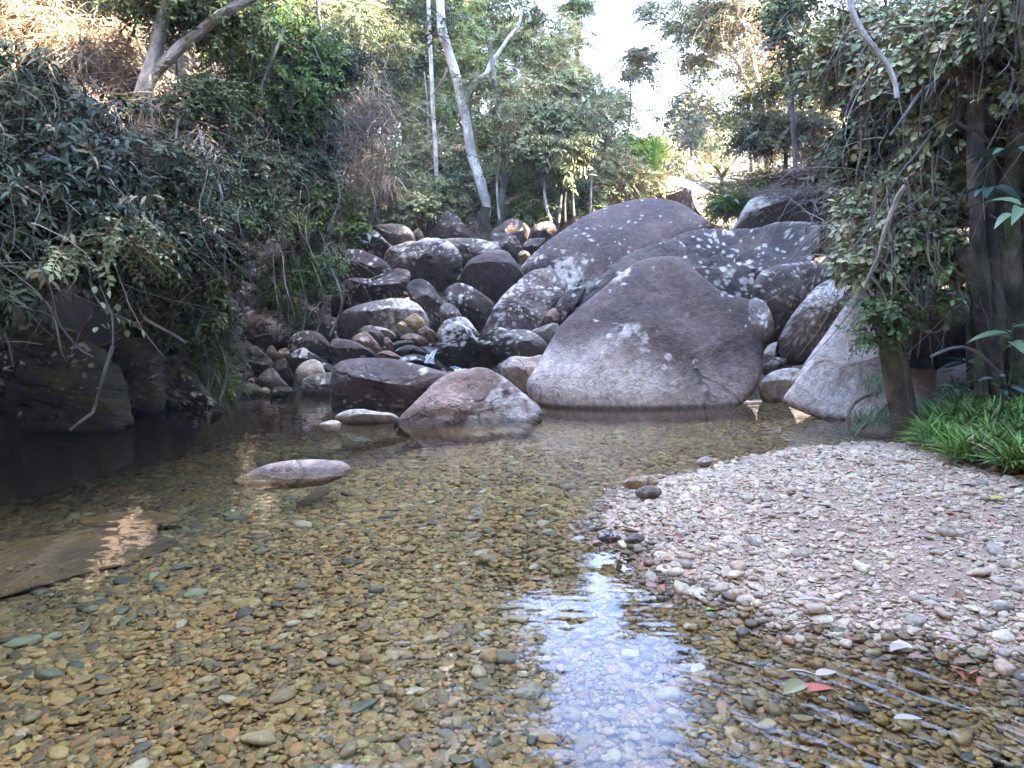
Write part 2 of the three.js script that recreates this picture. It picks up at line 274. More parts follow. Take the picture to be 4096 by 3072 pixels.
function rock(label, view, pts, o = {}) {
  const [ox, oy, k] = views[view], px = [], py = [];
  pts.forEach((c, i) => (i % 2 ? py.push(oy + c / k) : px.push(ox + c / k)));
  const n = px.length, seed = ++rockSeed, S = seed * 17.31;
  let minX = 1e9, maxX = -1e9, minY = 1e9, maxY = -1e9; for (let i = 0; i < n; i++) { minX = Math.min(minX, px[i]); maxX = Math.max(maxX, px[i]); minY = Math.min(minY, py[i]); maxY = Math.max(maxY, py[i]); }
  const front = o.D ?? rowDistance(o.base ?? maxY), scale = FOC / front, lean = o.lean ?? 0.4;
  const hw = (maxX - minX) / 2 / scale, hh = (maxY - minY) / 2 / scale, T = (o.t ?? 0.8) * Math.sqrt(hw * hh);
  const D0 = front + T * 0.55, h0 = EYE + D0 * tanE(maxY);
  const place = (x, y) => { const e = tanE(y), D = (D0 + lean * (EYE - h0)) / (1 - lean * e); return at(x, y, D); };
  // the closed outline, smoothed and evenly divided
  const curve = new THREE.CatmullRomCurve3(px.map((x, i) => V(x, py[i], 0)), true, 'centripetal', 0.5);
  const per = curve.getLength(), nt = Math.round(clamp(per / (o.fine ?? 1.5), 28, 460)), nf = Math.round(clamp(Math.min(maxX - minX, maxY - minY) / 2 / (o.fine ?? 1.5) * 1.25, 9, 130)), nb = Math.max(6, Math.round(nf * 0.35));
  const edge = curve.getSpacedPoints(nt).slice(0, nt).map((p) => place(p.x, p.y));
  const cx = o.c ? ox + o.c[0] / k : px.reduce((a, b) => a + b) / n, cy = o.c ? oy + o.c[1] / k : (minY + maxY) / 2;
  const C = place(cx, cy), up = V(0, 1, -lean).normalize(), N = V(0, lean, 1).normalize();
  const P = new Float32Array((nt * (nf + nb) + 2) * 3), U = new Float32Array((nt * (nf + nb) + 2) * 2), K = new Float32Array(P.length), I = [];
  const q = V(), box = o.box ?? 2.35, hx = hw, hy = hh * Math.sqrt(1 + lean * lean), cuts = [...(o.cuts ?? [])], sz = Math.sqrt(hw * hh);
  if (!(o.plain)) { const r = rngOf(seed * 31 + 5); for (let k = 0; k < 8; k++) { const a = r() * 6.283, c = 0.25 + 0.9 * r(); cuts.push([Math.cos(a), Math.sin(a), c, 0.52 + 0.24 * r(), 0.012 + 0.02 * r()]); } }
  const rim = edge.map((e) => e.clone().sub(C));
  const put = (id, i, s, back) => {
    const e = i < 0 ? V() : rim[i];
    const depth = Math.pow(Math.max(0, 1 - Math.pow(s, box)), 1 / box) * T * (back ? -0.8 : 1);
    q.copy(e).multiplyScalar(s).addScaledVector(N, depth);
    // fractured faces: flat cuts with a slightly rounded edge
    let a = q.x / hx, b = q.dot(up) / hy, c = q.dot(N) / T;
    for (const [na, nb2, nc, d, r] of cuts) { const l = Math.hypot(na, nb2, nc), w = (na * a + nb2 * b + nc * c) / l - d, kk = r ?? 0.035, m = (w > 6 * kk ? w : kk * Math.log(1 + Math.exp(w / kk))) * (i < 0 || back ? 1 : 1 - Math.pow(s, 5)); a -= na / l * m; b -= nb2 / l * m; c -= nc / l * m; }
    q.set(a * hx, 0, 0).addScaledVector(up, b * hy).addScaledVector(N, c * T);
    q.addScaledVector(N, -(o.under ?? 0.5) * hy * 1.7 * Math.pow(Math.max(0, 0.1 - b), 1.6));      // the lower part is undercut
    const u = q.x / sz, v = q.y / sz, w = q.z / sz, amp = o.rough ?? 1;
    const lump = fbm(u * 1.3 + S, v * 1.3, w * 1.3, 2) - 0.5, mid = fbm(u * 4 + S, v * 4.5, w * 4, 3) - 0.5, rid = Math.abs(fbm(u * 2.6 + S, v * 3.4 + u * 0.8, w * 2.6 + 9, 3) - 0.5);
    const keep = i < 0 ? 1 : back ? 1 : 1 - 0.75 * Math.pow(s, 6);
    const L = 1 + amp * keep * (0.17 * lump + (o.grit ?? 0.13) * mid + 0.03 * (fbm(u * 13 + S, v * 13, w * 13, 2) - 0.5) + (o.crack ?? 0.35) * -0.22 * Math.max(0, 0.06 - rid) / 0.06 * 0.4);
    q.multiplyScalar(L);
    P[id * 3] = q.x; P[id * 3 + 1] = q.y; P[id * 3 + 2] = q.z;
  };
  put(0, -1, 0, false);
  for (let j = 0; j < nf + nb; j++) for (let i = 0; i < nt; i++) { const back = j >= nf, s = back ? 1 - (j - nf + 1) / (nb + 1) : (j + 1) / nf; put(1 + j * nt + i, i, Math.pow(Math.sin(s * Math.PI / 2), 0.9) * 0.35 + 0.65 * s, back); }
  const last = nt * (nf + nb) + 1; put(last, -1, 0, true);
  for (let i = 0; i < nt; i++) { const i2 = (i + 1) % nt; I.push(0, 1 + i2, 1 + i, last, last - nt + i, last - nt + i2);
    for (let j = 0; j < nf + nb - 1; j++) { const a = 1 + j * nt + i, b = 1 + j * nt + i2, c = a + nt, d = b + nt; I.push(a, b, c, b, d, c); } }
  const g = new THREE.BufferGeometry(); g.setAttribute('position', new THREE.BufferAttribute(P, 3)); g.setIndex(I); g.computeVertexNormals();
  { const nn = g.attributes.normal; let dot = 0; for (let i = 0; i < 40 && i < nn.count; i++) dot += nn.getX(i) * N.x + nn.getY(i) * N.y + nn.getZ(i) * N.z; if (dot < 0) { for (let i = 0; i < I.length; i += 3) { const t = I[i]; I[i] = I[i + 1]; I[i + 1] = t; } g.setIndex(I); g.computeVertexNormals(); } }
  // colour: stained skin, pale washed foot, round lichens, moss on top
  const [t1, t2] = tones[o.tone ?? 'dark'], lich = 0.85 * (o.lichen ?? 0.5), ls = 1.35 / (o.spot ?? 0.085), nn = g.attributes.normal;
  for (let i = 0; i < P.length / 3; i++) {
    const x = P[i * 3] + C.x, y = P[i * 3 + 1] + C.y, z = P[i * 3 + 2] + C.z, ny = nn.getY(i);
    U[i * 2] = (x + 0.5 * z) / 0.9 + seed * 0.37; U[i * 2 + 1] = (y - 0.45 * z) / 0.9 + seed * 0.21;
    let m = fbm(x * 2.1 + S, y * 2.6, z * 2.1, 4); m = sst(0.36, 0.64, m);
    const st = fbm(x * 9 + S, y * 1.2, z * 9, 3);
    let r = lerp(t2[0], t1[0], m), gg = lerp(t2[1], t1[1], m), b = lerp(t2[2], t1[2], m);
    const f = (0.78 + 0.44 * st) * (o.streak ? 1 - 0.5 * o.streak * sst(0.5, 0.66, fbm(x * 3.2 + S, y * 0.5, z * 3.2, 4)) * sst(0.35, 0.8, y) * sst(1.35, 1.0, y) : 1); r *= f; gg *= f; b *= f; { const e = 0.7 + 0.6 * fbm(x * 24 + S, y * 24, z * 24, 2); r *= e; gg *= e; b *= e; }
    if (o.pale) { const p = sst(0.10 + (o.soft ?? 0), -0.10 - (o.soft ?? 0), y - o.pale - (o.wave ?? 0.38) * (fbm(x * 1.3 + S, 3.3 + y * 0.6, z * 1.3, 4) - 0.5) - (o.tilt ?? 0) * (x - C.x)) * (o.paleness ?? 1); const fm = f * (0.75 + 0.5 * fbm(x * 4 + S, y * 5, z * 4 + 9, 3)); r = lerp(r, .60 * fm, p); gg = lerp(gg, .55 * fm, p); b = lerp(b, .56 * fm, p); }
    if (o.bands) { const w = sst(0.5, 0.72, fbm((x * 0.6 + y) * 7 + S, (x - y * 0.6) * 1.2, z, 3)) * o.bands; r = lerp(r, .42, w); gg = lerp(gg, .4, w); b = lerp(b, .4, w); }
    if (lich > 0) {
      const field = fbm(x * 1.4 + S + 40, y * 1.4, z * 1.4, 3) + 0.07 * ny + (o.lx ?? 0) * (x - C.x) / hw + (o.ly ?? 0) * (y - C.y) / hh;
      const share = clamp((field - 0.47 + 0.15 * lich) * 1.9 * lich, 0, 0.6);
      let a = share > 0.02 ? Math.max(spots(x * ls + S, y * ls, z * ls, share), spots(x * ls * 2.1 + S, y * ls * 2.1, z * ls * 2.1 + 5, share * 0.8)) : 0;
      const crust = sst(0.69, 0.75, field + 0.10 * (fbm(x * 11 + S, y * 11, z * 11, 3) - 0.5) + 0.13 * (lich - 0.6)) * sst(0.38, 0.52, fbm(x * 16, y * 16 + S, z * 16, 3));
      a = Math.max(a * 0.9, crust * 0.85) * (0.72 + 0.4 * fbm(x * 30, y * 30, z * 30, 2));
      if (o.specks !== 0 && ny > -0.3) a = Math.max(a, 0.75 * spots(x * 17 + S, y * 17, z * 17, (o.specks ?? 0.5) * 0.3 * sst(0.4, 0.65, fbm(x * 1.8 + S, y * 1.8 + 60, z * 1.8, 2))));
      const green = sst(0.55, 0.68, fbm(x * 1.7, y * 1.7 + S, z * 1.7 + 77, 3)) * (o.green ?? 0.6);
      a = clamp(a); r = lerp(r, lerp(.58, .40, green), a); gg = lerp(gg, lerp(.60, .47, green), a); b = lerp(b, lerp(.64, .44, green), a);
    }
    if (o.moss) { const a = o.moss * sst(0.46, 0.6, fbm(x * 4 + S, y * 4, z * 4, 4) + 0.22 * ny + (o.mossTop ?? 0) * (y - C.y) / hh); r = lerp(r, .075, a); gg = lerp(gg, .1, a); b = lerp(b, .022, a); }
    if (y < 0.05) { const w = sst(0.05, 0.015, y) * sst(-0.09, -0.03, y) * 0.6; r *= 1 - w; gg *= 1 - w; b *= 1 - w; }                     // the wet line at the water
    const ck = Math.abs(fbm(x * 1.1 + S, y * 1.5 + x * 0.5, z * 1.1 + 31, 4) - 0.5), cd = o.plain && o.tone !== 'dome' ? 1 : 1 - 0.6 * sst(0.010, 0.003, ck);
    K[i * 3] = r * 1.56 * cd; K[i * 3 + 1] = gg * 1.27 * cd; K[i * 3 + 2] = b * 0.93 * cd;
  }
  g.setAttribute('uv', new THREE.BufferAttribute(U, 2)); g.setAttribute('color', new THREE.BufferAttribute(K, 3));
  rockTris += I.length / 3;
  const m = mesh(o.name ?? 'boulder', g, M.rock); m.position.copy(C);
  return tag(m, label, o.cat ?? 'boulder');
}
const under = (d = 0.35) => [[0, -0.85, 0.5, d]], top = (d = 0.45) => [[0, 0.8, 0.6, d]];

// the pool's edge and the great boulders on the right
rock('huge domed purple boulder with a pale washed foot standing in the pool', 'B', [280, 1170, 330, 1080, 400, 960, 470, 850, 560, 760, 680, 660, 800, 560, 900, 500, 1000, 475, 1090, 472, 1160, 500, 1220, 550, 1300, 620, 1380, 670, 1460, 690, 1530, 715, 1570, 760, 1600, 840, 1605, 920, 1590, 1010, 1580, 1100, 1540, 1200, 1440, 1290, 1340, 1350, 1100, 1372, 800, 1375, 550, 1360, 380, 1300, 300, 1230], { under: 0, D: 8.25, tone: 'dome', t: 0.6, soft: 0.2, lean: 0.5, c: [940, 880], pale: 0.42, tilt: -0.2, wave: 0.75, streak: 0.8, plain: 1, grit: 0.05, paleness: 0.8, lichen: 0.05, lx: 0.1, specks: 0.25, box: 2.2, rough: 0.75, fine: 1.15, crack: 0.1, cuts: [[-0.75, 0.55, 0.7, 0.55, 0.1], [0.7, 0.45, 0.75, 0.58, 0.08], [0.85, -0.6, 0.3, 0.78, 0.06], [0, -0.3, 1, 0.86, 0.06]] });
rock('lichen edged knob at the right shoulder of the huge domed boulder', 'B', [1490, 720, 1560, 680, 1610, 740, 1648, 830, 1640, 900, 1600, 1000, 1560, 1040, 1520, 900], { D: 8.7, tone: 'grey', lichen: 0.9, t: 0.9 });
rock('smooth broad purple whaleback slab with a sunlit patch behind the domed boulder', 'B', [250, 530, 330, 440, 450, 350, 600, 250, 750, 190, 900, 155, 1030, 148, 1150, 175, 1250, 240, 1310, 290, 1270, 340, 1150, 420, 1040, 520, 900, 620, 700, 660, 600, 640, 540, 660, 500, 680, 450, 620, 380, 560, 300, 550], { under: 0.1, D: 11.6, tone: 'plum', plain: 1, grit: 0.05, specks: 0.15, t: 0.32, lean: 1.1, lichen: 0.2, lx: -0.15, ly: -0.25, rough: 0.6, crack: 0.1, fine: 1.3, spot: 0.1 });
rock('long ribbed slab with white lichen rising to the right behind the domed boulder', 'B', [470, 800, 500, 770, 600, 660, 750, 510, 900, 430, 1050, 370, 1180, 320, 1310, 300, 1440, 305, 1560, 290, 1680, 260, 1850, 258, 1905, 275, 1912, 340, 1900, 430, 1860, 500, 1700, 560, 1620, 640, 1560, 760, 1400, 760, 1200, 800, 900, 900, 620, 900, 500, 860], { under: 0.2, D: 9.6, tone: 'dark', t: 0.36, lean: 0.75, lichen: 0.75, lx: 0.15, spot: 0.15, rough: 1.2, crack: 1, fine: 1.2, cuts: [[0.1, 0.75, 0.65, 0.4, 0.05], [0.15, -0.7, 0.7, 0.42, 0.05]] });
rock('far smooth slab sloping down to the right at the top of the boulder pile', 'B', [945, 140, 950, 60, 1000, 20, 1080, 15, 1180, 50, 1280, 110, 1380, 170, 1450, 220, 1470, 300, 1300, 310, 1180, 240, 1100, 180, 1000, 165], { under: 0, D: 19, tone: 'plum', t: 0.7, lean: 0.9, lichen: 0.4, lx: -0.25, fine: 1.1 });
rock('white flecked far boulder left of the highest sloping slab', 'B', [640, 150, 690, 95, 780, 100, 850, 130, 900, 150, 850, 190, 720, 200, 650, 190], { D: 21, tone: 'grey', lichen: 1, spot: 0.14, cuts: top(0.5), fine: 1.1 });
rock('small far boulder tucked against the highest sloping slab', 'B', [800, 105, 850, 85, 920, 110, 950, 150, 900, 180, 820, 160], { D: 20.5, tone: 'dark', lichen: 0.8, spot: 0.12, fine: 1.1 });
rock('rounded grey green lichen boulder strewn with dry needles at the upper right', 'B', [1430, 310, 1460, 230, 1500, 160, 1570, 110, 1700, 93, 1830, 100, 1860, 160, 1870, 260, 1800, 310, 1600, 330, 1480, 330], { D: 13.2, tone: 'grey', lichen: 1, t: 0.8, lean: 0.3, spot: 0.12, lx: -0.2, cuts: [[0, -0.8, 0.6, 0.4, 0.06]], fine: 1.1 });
rock('dark blocky boulder at the right end of the needle strewn boulder', 'B', [1835, 105, 1950, 110, 2030, 180, 2040, 300, 1990, 380, 1910, 400, 1880, 300, 1845, 220], { D: 13, tone: 'wet', lichen: 0.45, moss: 0.3, box: 3.2, green: 1 });
rock('dark flat topped block under the ribbed slab with leaves on its top', 'B', [1530, 640, 1560, 560, 1620, 510, 1760, 490, 1850, 475, 1920, 490, 1955, 560, 1930, 620, 1860, 720, 1790, 820, 1730, 910, 1690, 930, 1640, 900, 1620, 820, 1570, 740], { D: 9.3, tone: 'dark', t: 0.9, lean: 0.15, lichen: 0.62, box: 2.8, cuts: [[0, 0.9, 0.45, 0.42], [0, -0.25, 1, 0.62]] });
rock('small lichen boulder half hidden by the right bank vines', 'B', [1935, 420, 1980, 360, 2050, 342, 2110, 370, 2120, 430, 2000, 450], { D: 11.8, tone: 'grey', lichen: 0.7 });
rock('pale capped boulder wedged above the leaning lichen slab', 'B', [1925, 490, 1970, 420, 2090, 395, 2190, 415, 2220, 520, 2100, 600, 1990, 620, 1940, 570], { D: 10.6, tone: 'pale', lichen: 0.5, t: 0.9, cuts: [[-0.3, -0.6, 0.7, 0.35]] });
rock('tilted slab with dense white lichen resting on the big grey slab', 'B', [1705, 890, 1730, 810, 1820, 690, 1900, 610, 2000, 575, 2120, 560, 2200, 600, 2180, 720, 2040, 860, 1950, 930, 1880, 960, 1790, 958, 1722, 940], { D: 8.75, tone: 'grey', lichen: 1.15, t: 0.55, lean: 0.6, spot: 0.08, cuts: [[-0.2, -0.9, 0.35, 0.5]], fine: 1.15 });
rock('big pale grey slab sloping into the water beside the stump', 'B', [1700, 1250, 1760, 1160, 1830, 1030, 1930, 890, 2050, 720, 2180, 590, 2400, 560, 2520, 700, 2560, 1000, 2500, 1300, 2350, 1440, 2180, 1450, 2060, 1400, 1900, 1345, 1780, 1295], { under: 0, D: 7.5, tone: 'pale', t: 0.45, lean: 0.85, lichen: 0.9, pale: 0.75, paleness: 0.5, spot: 0.07, rough: 0.6, crack: 0.3, fine: 1.2, green: 0.3, cuts: [[-0.2, 0.4, 1, 0.6, 0.08]] });
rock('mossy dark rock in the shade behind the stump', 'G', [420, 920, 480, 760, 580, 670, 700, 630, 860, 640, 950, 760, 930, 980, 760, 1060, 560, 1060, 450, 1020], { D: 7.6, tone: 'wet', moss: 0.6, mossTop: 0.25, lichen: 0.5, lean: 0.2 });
rock('pale stone standing between the domed boulder and the big grey slab', 'B', [1590, 1000, 1640, 930, 1700, 930, 1750, 980, 1775, 1040, 1740, 1075, 1640, 1060], { D: 9.2, tone: 'pale', lichen: 0.5, cuts: top(0.3), cat: 'stone', name: 'stone' });
rock('grey stone below the pale stone right of the domed boulder', 'B', [1595, 1085, 1610, 1020, 1680, 1008, 1725, 1020, 1705, 1070, 1640, 1100], { D: 9.0, tone: 'grey', lichen: 0.6, cat: 'stone', name: 'stone' });
rock('pale flat topped stone at the water right of the domed boulder', 'B', [1570, 1160, 1620, 1100, 1720, 1068, 1810, 1080, 1790, 1150, 1725, 1235, 1620, 1235, 1585, 1205], { D: 8.6, tone: 'pale', lichen: 0.6, bands: 0.6, cuts: [[-0.2, 0.8, 0.5, 0.3], [0, -0.5, 0.8, 0.4]], cat: 'stone', name: 'stone' });
rock('small blue grey stone in the gap above the pale stones', 'B', [1680, 920, 1700, 902, 1722, 912, 1720, 935, 1690, 938], { D: 9.5, tone: 'grey', lichen: 0.3, cat: 'stone', name: 'stone' });
// front row left of the dome
rock('pink pyramid shaped boulder at the front of the pool', 'F', [850, 925, 900, 870, 960, 815, 1010, 800, 1050, 797, 1090, 815, 1130, 850, 1165, 880, 1172, 905, 1150, 935, 1100, 948, 1000, 960, 920, 955], { under: 0, D: 7.35, tone: 'pink', t: 0.85, lean: 0.45, lichen: 0.06, lx: 0.3, ly: -0.3, rough: 1.0, crack: 0.8, fine: 1.1, green: 0, c: [985, 868], cuts: [[-0.75, 0.35, 0.7, 0.36, 0.03], [0.35, 0.6, 0.7, 0.34, 0.05], [0.75, -0.1, 0.7, 0.5, 0.05]] });
rock('long dark smooth boulder with pale lichen patches behind the pink boulder', 'A', [815, 1500, 812, 1380, 830, 1290, 850, 1230, 900, 1175, 1000, 1158, 1180, 1158, 1330, 1185, 1480, 1225, 1610, 1260, 1680, 1320, 1700, 1440, 1600, 1500, 1400, 1520, 1250, 1520, 1100, 1500, 1000, 1490, 920, 1500, 850, 1515], { D: 7.95, tone: 'plum', t: 0.9, lean: 0.25, lichen: 0.62, ly: -0.35, lx: -0.1, spot: 0.16, rough: 0.8, crack: 0.7, fine: 1.1, green: 0.2, cuts: [[0, -0.8, 0.6, 0.42, 0.05], [0.1, 0.9, 0.4, 0.6, 0.06]] });
rock('flat grey stone lying in the water under the long dark boulder', 'A', [855, 1530, 920, 1490, 1020, 1478, 1130, 1500, 1245, 1520, 1255, 1548, 1100, 1570, 900, 1568], { D: 7.4, tone: 'pale', t: 1.2, lichen: 0.6, lean: 0.4, cat: 'stone', name: 'stone', fine: 1 });
rock('small pale water stone left of the flat grey stone', 'F', [690, 918, 705, 910, 725, 908, 737, 914, 732, 926, 705, 930], { D: 6.95, tone: 'pale', t: 1.2, lichen: 0.3, cat: 'stone', name: 'stone', fine: 1 });
rock('flat pink rock just breaking the surface of the open pool', 'F', [500, 1044, 530, 1022, 580, 1006, 640, 998, 700, 994, 742, 998, 757, 1012, 725, 1036, 640, 1050, 560, 1052], { under: 0, D: 5.55, tone: 'rose', t: 0.38, lean: 1.6, lichen: 0.15, rough: 0.9, cat: 'rock', name: 'rock', fine: 1, green: 0 });
rock('black twin peaked boulder over the little cascade', 'A', [1480, 1150, 1500, 1090, 1510, 1040, 1530, 990, 1580, 930, 1640, 925, 1700, 960, 1750, 1030, 1800, 1010, 1850, 975, 1900, 962, 1950, 990, 1985, 1040, 1992, 1100, 1920, 1170, 1830, 1240, 1760, 1260, 1680, 1250, 1560, 1215], { D: 9.0, tone: 'wet', t: 0.8, lean: 0.1, lichen: 0.9, ly: 0.36, spot: 0.09, crack: 0.8, cuts: [[-0.15, -0.4, 0.9, 0.52], [-0.8, 0.1, 0.6, 0.62]], fine: 1.2 });
rock('plum coloured hump with white lichen behind the twin peaked boulder', 'A', [1495, 1020, 1540, 930, 1600, 900, 1680, 903, 1725, 950, 1760, 1020, 1700, 1080, 1560, 1090], { D: 9.7, tone: 'plum', lichen: 1, lx: 0.1 });
rock('grey smooth boulder right of the twin peaked boulder', 'A', [1920, 1010, 1960, 980, 2010, 975, 2080, 985, 2150, 1020, 2200, 1080, 2215, 1150, 2100, 1180, 1990, 1170, 1940, 1090], { D: 9.4, tone: 'grey', lichen: 0.75, lean: 0.5, cuts: [[0, -0.8, 0.6, 0.5]] });
rock('pale warm washed rock at the water left of the domed boulder', 'A', [1900, 1220, 1950, 1165, 1990, 1150, 2080, 1150, 2180, 1138, 2200, 1220, 2150, 1330, 2050, 1350, 1940, 1310], { D: 8.7, tone: 'warm', pale: 0.9, paleness: 0.5, lichen: 0.1, lean: 0.5 });
rock('bluish flat rock in the gap left of the domed boulder', 'B', [300, 870, 350, 855, 440, 830, 480, 850, 470, 920, 400, 920, 330, 900], { D: 9.6, tone: 'grey', lichen: 0.2, lean: 0.9, cat: 'rock', name: 'rock' });
// the leaning slab and its neighbours
rock('leaning ridged slab with rows of white lichen left of the domed boulder', 'B', [30, 870, 70, 790, 130, 700, 220, 610, 320, 533, 430, 528, 470, 570, 500, 640, 485, 700, 430, 740, 400, 790, 350, 860, 280, 870, 150, 880], { under: 0.2, D: 10.2, tone: 'plum', t: 0.6, lean: 0.7, lichen: 0.95, ly: 0.05, bands: 0.35, crack: 1.2, cuts: [[0.45, -0.35, 0.8, 0.35, 0.03], [-0.5, 0.5, 0.7, 0.42, 0.03], [0.9, -0.5, 0.1, 0.5]], fine: 1.15 });
rock('rusty little rock under the right end of the ridged slab', 'B', [335, 865, 380, 780, 440, 735, 470, 780, 440, 860, 400, 880], { D: 10.0, tone: 'warm', lichen: 0.05, cat: 'rock', name: 'rock' });
rock('dark narrow boulder leaning between the ridged slab and the ribbed slab', 'B', [440, 800, 452, 715, 520, 640, 615, 615, 590, 690, 520, 780, 475, 840], { D: 10.0, tone: 'dark', lichen: 0.5 });
rock('wedge shaped boulder with a smooth purple top and dark overhanging face', 'A', [1635, 655, 1665, 600, 1690, 560, 1720, 535, 1800, 490, 1880, 468, 1950, 490, 1990, 540, 2030, 600, 2048, 640, 2000, 710, 1900, 760, 1800, 770, 1710, 730, 1655, 690], { D: 11.4, tone: 'plum', t: 1, lean: 0.35, lichen: 0.25, c: [1860, 610], cuts: [[0, 0.86, 0.5, 0.22, 0.025], [0.05, -0.75, 0.66, 0.18, 0.025]], fine: 1.15 });
rock('square shouldered dark boulder under the wedge shaped boulder', 'A', [1540, 765, 1565, 710, 1640, 683, 1700, 700, 1780, 750, 1850, 800, 1868, 850, 1830, 910, 1770, 950, 1680, 900, 1600, 850, 1555, 800], { D: 10.7, tone: 'dark', lichen: 0.75, lx: -0.2, box: 2.8, cuts: [[0.5, -0.1, 0.9, 0.5], [0.1, 0.85, 0.5, 0.5]] });
rock('upright leaning capsule boulder with speckled lichen', 'A', [1305, 715, 1325, 680, 1360, 660, 1410, 660, 1465, 695, 1510, 760, 1545, 850, 1540, 920, 1490, 970, 1430, 950, 1380, 850, 1330, 780], { D: 10.5, tone: 'dark', lichen: 0.72, t: 1 });
rock('low grey boulder at the foot of the leaning capsule boulder', 'A', [1515, 840, 1560, 808, 1620, 840, 1655, 900, 1640, 950, 1540, 955], { D: 10.3, tone: 'grey', lichen: 0.5 });
rock('large dark egg shaped boulder in the middle of the pile', 'A', [1215, 610, 1240, 530, 1290, 480, 1370, 430, 1450, 410, 1550, 418, 1612, 450, 1652, 520, 1645, 590, 1600, 660, 1500, 700, 1420, 700, 1350, 690, 1255, 650], { D: 12.0, tone: 'dark', lichen: 0.62, ly: 0.22, t: 1, lean: 0.35, box: 2.1, fine: 1.15, cuts: [[0, -0.8, 0.6, 0.5, 0.08]] });
rock('broad dark boulder with a humped top left of the egg shaped boulder', 'A', [750, 670, 790, 590, 850, 560, 870, 510, 930, 473, 1000, 468, 1060, 490, 1130, 520, 1185, 560, 1212, 610, 1190, 690, 1100, 720, 960, 725, 860, 715, 770, 710], { D: 11.8, tone: 'dark', lichen: 0.6, ly: 0.2, t: 0.9, lean: 0.4, cuts: [[0.05, 0.8, 0.6, 0.42, 0.04], [0, -0.7, 0.7, 0.4]], fine: 1.15 });
rock('flat pale slab sticking out left of the humped boulder', 'A', [775, 560, 800, 508, 870, 503, 880, 545, 830, 610, 785, 620], { D: 12.4, tone: 'grey', lichen: 0.4 });
rock('long banana shaped boulder lying across the pile', 'A', [805, 890, 828, 800, 890, 738, 980, 695, 1100, 688, 1190, 650, 1260, 603, 1312, 598, 1335, 640, 1312, 695, 1200, 755, 1080, 810, 960, 870, 870, 920, 820, 920], { D: 10.9, tone: 'dark', lichen: 0.72, ly: 0.15, t: 1.3, lean: 0.4, c: [1070, 755], fine: 1.15, cuts: [[0, -0.85, 0.5, 0.35]] });
rock('white lichened oval boulder under the banana shaped boulder', 'A', [852, 990, 865, 920, 885, 888, 960, 850, 1060, 820, 1180, 790, 1272, 783, 1360, 808, 1420, 860, 1442, 910, 1440, 980, 1250, 1010, 1020, 1020, 900, 1030], { D: 10.2, tone: 'grey', lichen: 1, lx: 0.16, t: 0.8, lean: 0.5, spot: 0.1, fine: 1.15, green: 0.3, pale: 0.35, paleness: 0.3 });
rock('silver blue lichened boulder leaning on the egg shaped boulder', 'A', [1155, 540, 1200, 470, 1260, 440, 1330, 418, 1375, 425, 1320, 480, 1260, 540, 1210, 600, 1170, 590], { D: 12.7, tone: 'grey', lichen: 1.1, green: 1 });
rock('wide boulder with grey lichen behind the wedge and egg shaped boulders', 'A', [1500, 412, 1560, 403, 1700, 398, 1830, 420, 1905, 460, 1860, 500, 1790, 540, 1690, 590, 1655, 570, 1600, 480], { D: 13.2, tone: 'grey', lichen: 0.95, t: 0.8, spot: 0.1 });
rock('round boulder with a dark notch and white lichen behind the wedge', 'A', [1825, 405, 1850, 370, 1950, 372, 2012, 410, 2038, 470, 2012, 530, 1970, 540, 1920, 500, 1860, 460], { D: 13.4, tone: 'dark', lichen: 0.95, spot: 0.1 });
rock('angular purple boulder near the foot of the leaning pale tree', 'A', [1835, 375, 1890, 320, 1970, 273, 2032, 290, 2082, 340, 2088, 420, 2055, 450, 2000, 420, 1900, 395], { D: 15, tone: 'plum', lichen: 0.5, ly: 0.2, cuts: [[0.6, -0.25, 0.75, 0.2, 0.02], [-0.2, 0.8, 0.5, 0.32, 0.03]] });
rock('purple boulder between the angular boulder and the whaleback slab', 'B', [295, 370, 310, 300, 360, 263, 430, 265, 452, 310, 430, 350, 370, 375], { D: 14.8, tone: 'plum', lichen: 0.6 });
rock('small oblong boulder at the left end of the whaleback slab', 'B', [255, 420, 290, 360, 350, 348, 388, 352, 350, 410, 295, 455], { D: 13.6, tone: 'dark', lichen: 0.5 });
rock('tan pebble sized rock beside the left end of the whaleback slab', 'A', [2010, 500, 2040, 475, 2085, 500, 2080, 530, 2030, 540], { D: 13.2, tone: 'tan', lichen: 0.1, cat: 'rock', name: 'rock' });
rock('grey boulder at the tree line above the whaleback slab', 'B', [450, 330, 470, 280, 530, 240, 620, 225, 680, 230, 620, 290, 520, 350], { D: 16.5, tone: 'grey', lichen: 0.8, spot: 0.12 });
rock('brown angular boulder with rusty streaks standing at the forest edge', 'A', [1410, 420, 1425, 350, 1440, 300, 1490, 258, 1600, 236, 1660, 300, 1695, 360, 1700, 425, 1580, 440], { D: 15.4, tone: 'dark', lichen: 0.5, bands: 0.25, cuts: [[-0.1, 0.2, 1, 0.5], [-0.6, 0.6, 0.4, 0.6]] });
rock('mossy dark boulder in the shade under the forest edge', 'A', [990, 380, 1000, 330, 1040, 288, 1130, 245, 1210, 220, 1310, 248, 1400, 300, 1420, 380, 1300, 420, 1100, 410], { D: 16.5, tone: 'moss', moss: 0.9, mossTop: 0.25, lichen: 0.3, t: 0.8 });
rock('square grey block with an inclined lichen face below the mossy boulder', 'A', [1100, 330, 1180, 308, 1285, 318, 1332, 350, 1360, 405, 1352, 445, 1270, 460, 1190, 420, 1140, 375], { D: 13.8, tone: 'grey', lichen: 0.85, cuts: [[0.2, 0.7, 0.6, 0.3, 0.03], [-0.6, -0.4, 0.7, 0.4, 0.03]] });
rock('small dark block tucked below the rusty streaked boulder', 'A', [1340, 400, 1355, 350, 1390, 345, 1420, 400, 1415, 445, 1360, 440], { D: 14.5, tone: 'moss', moss: 0.5, lichen: 0.2 });
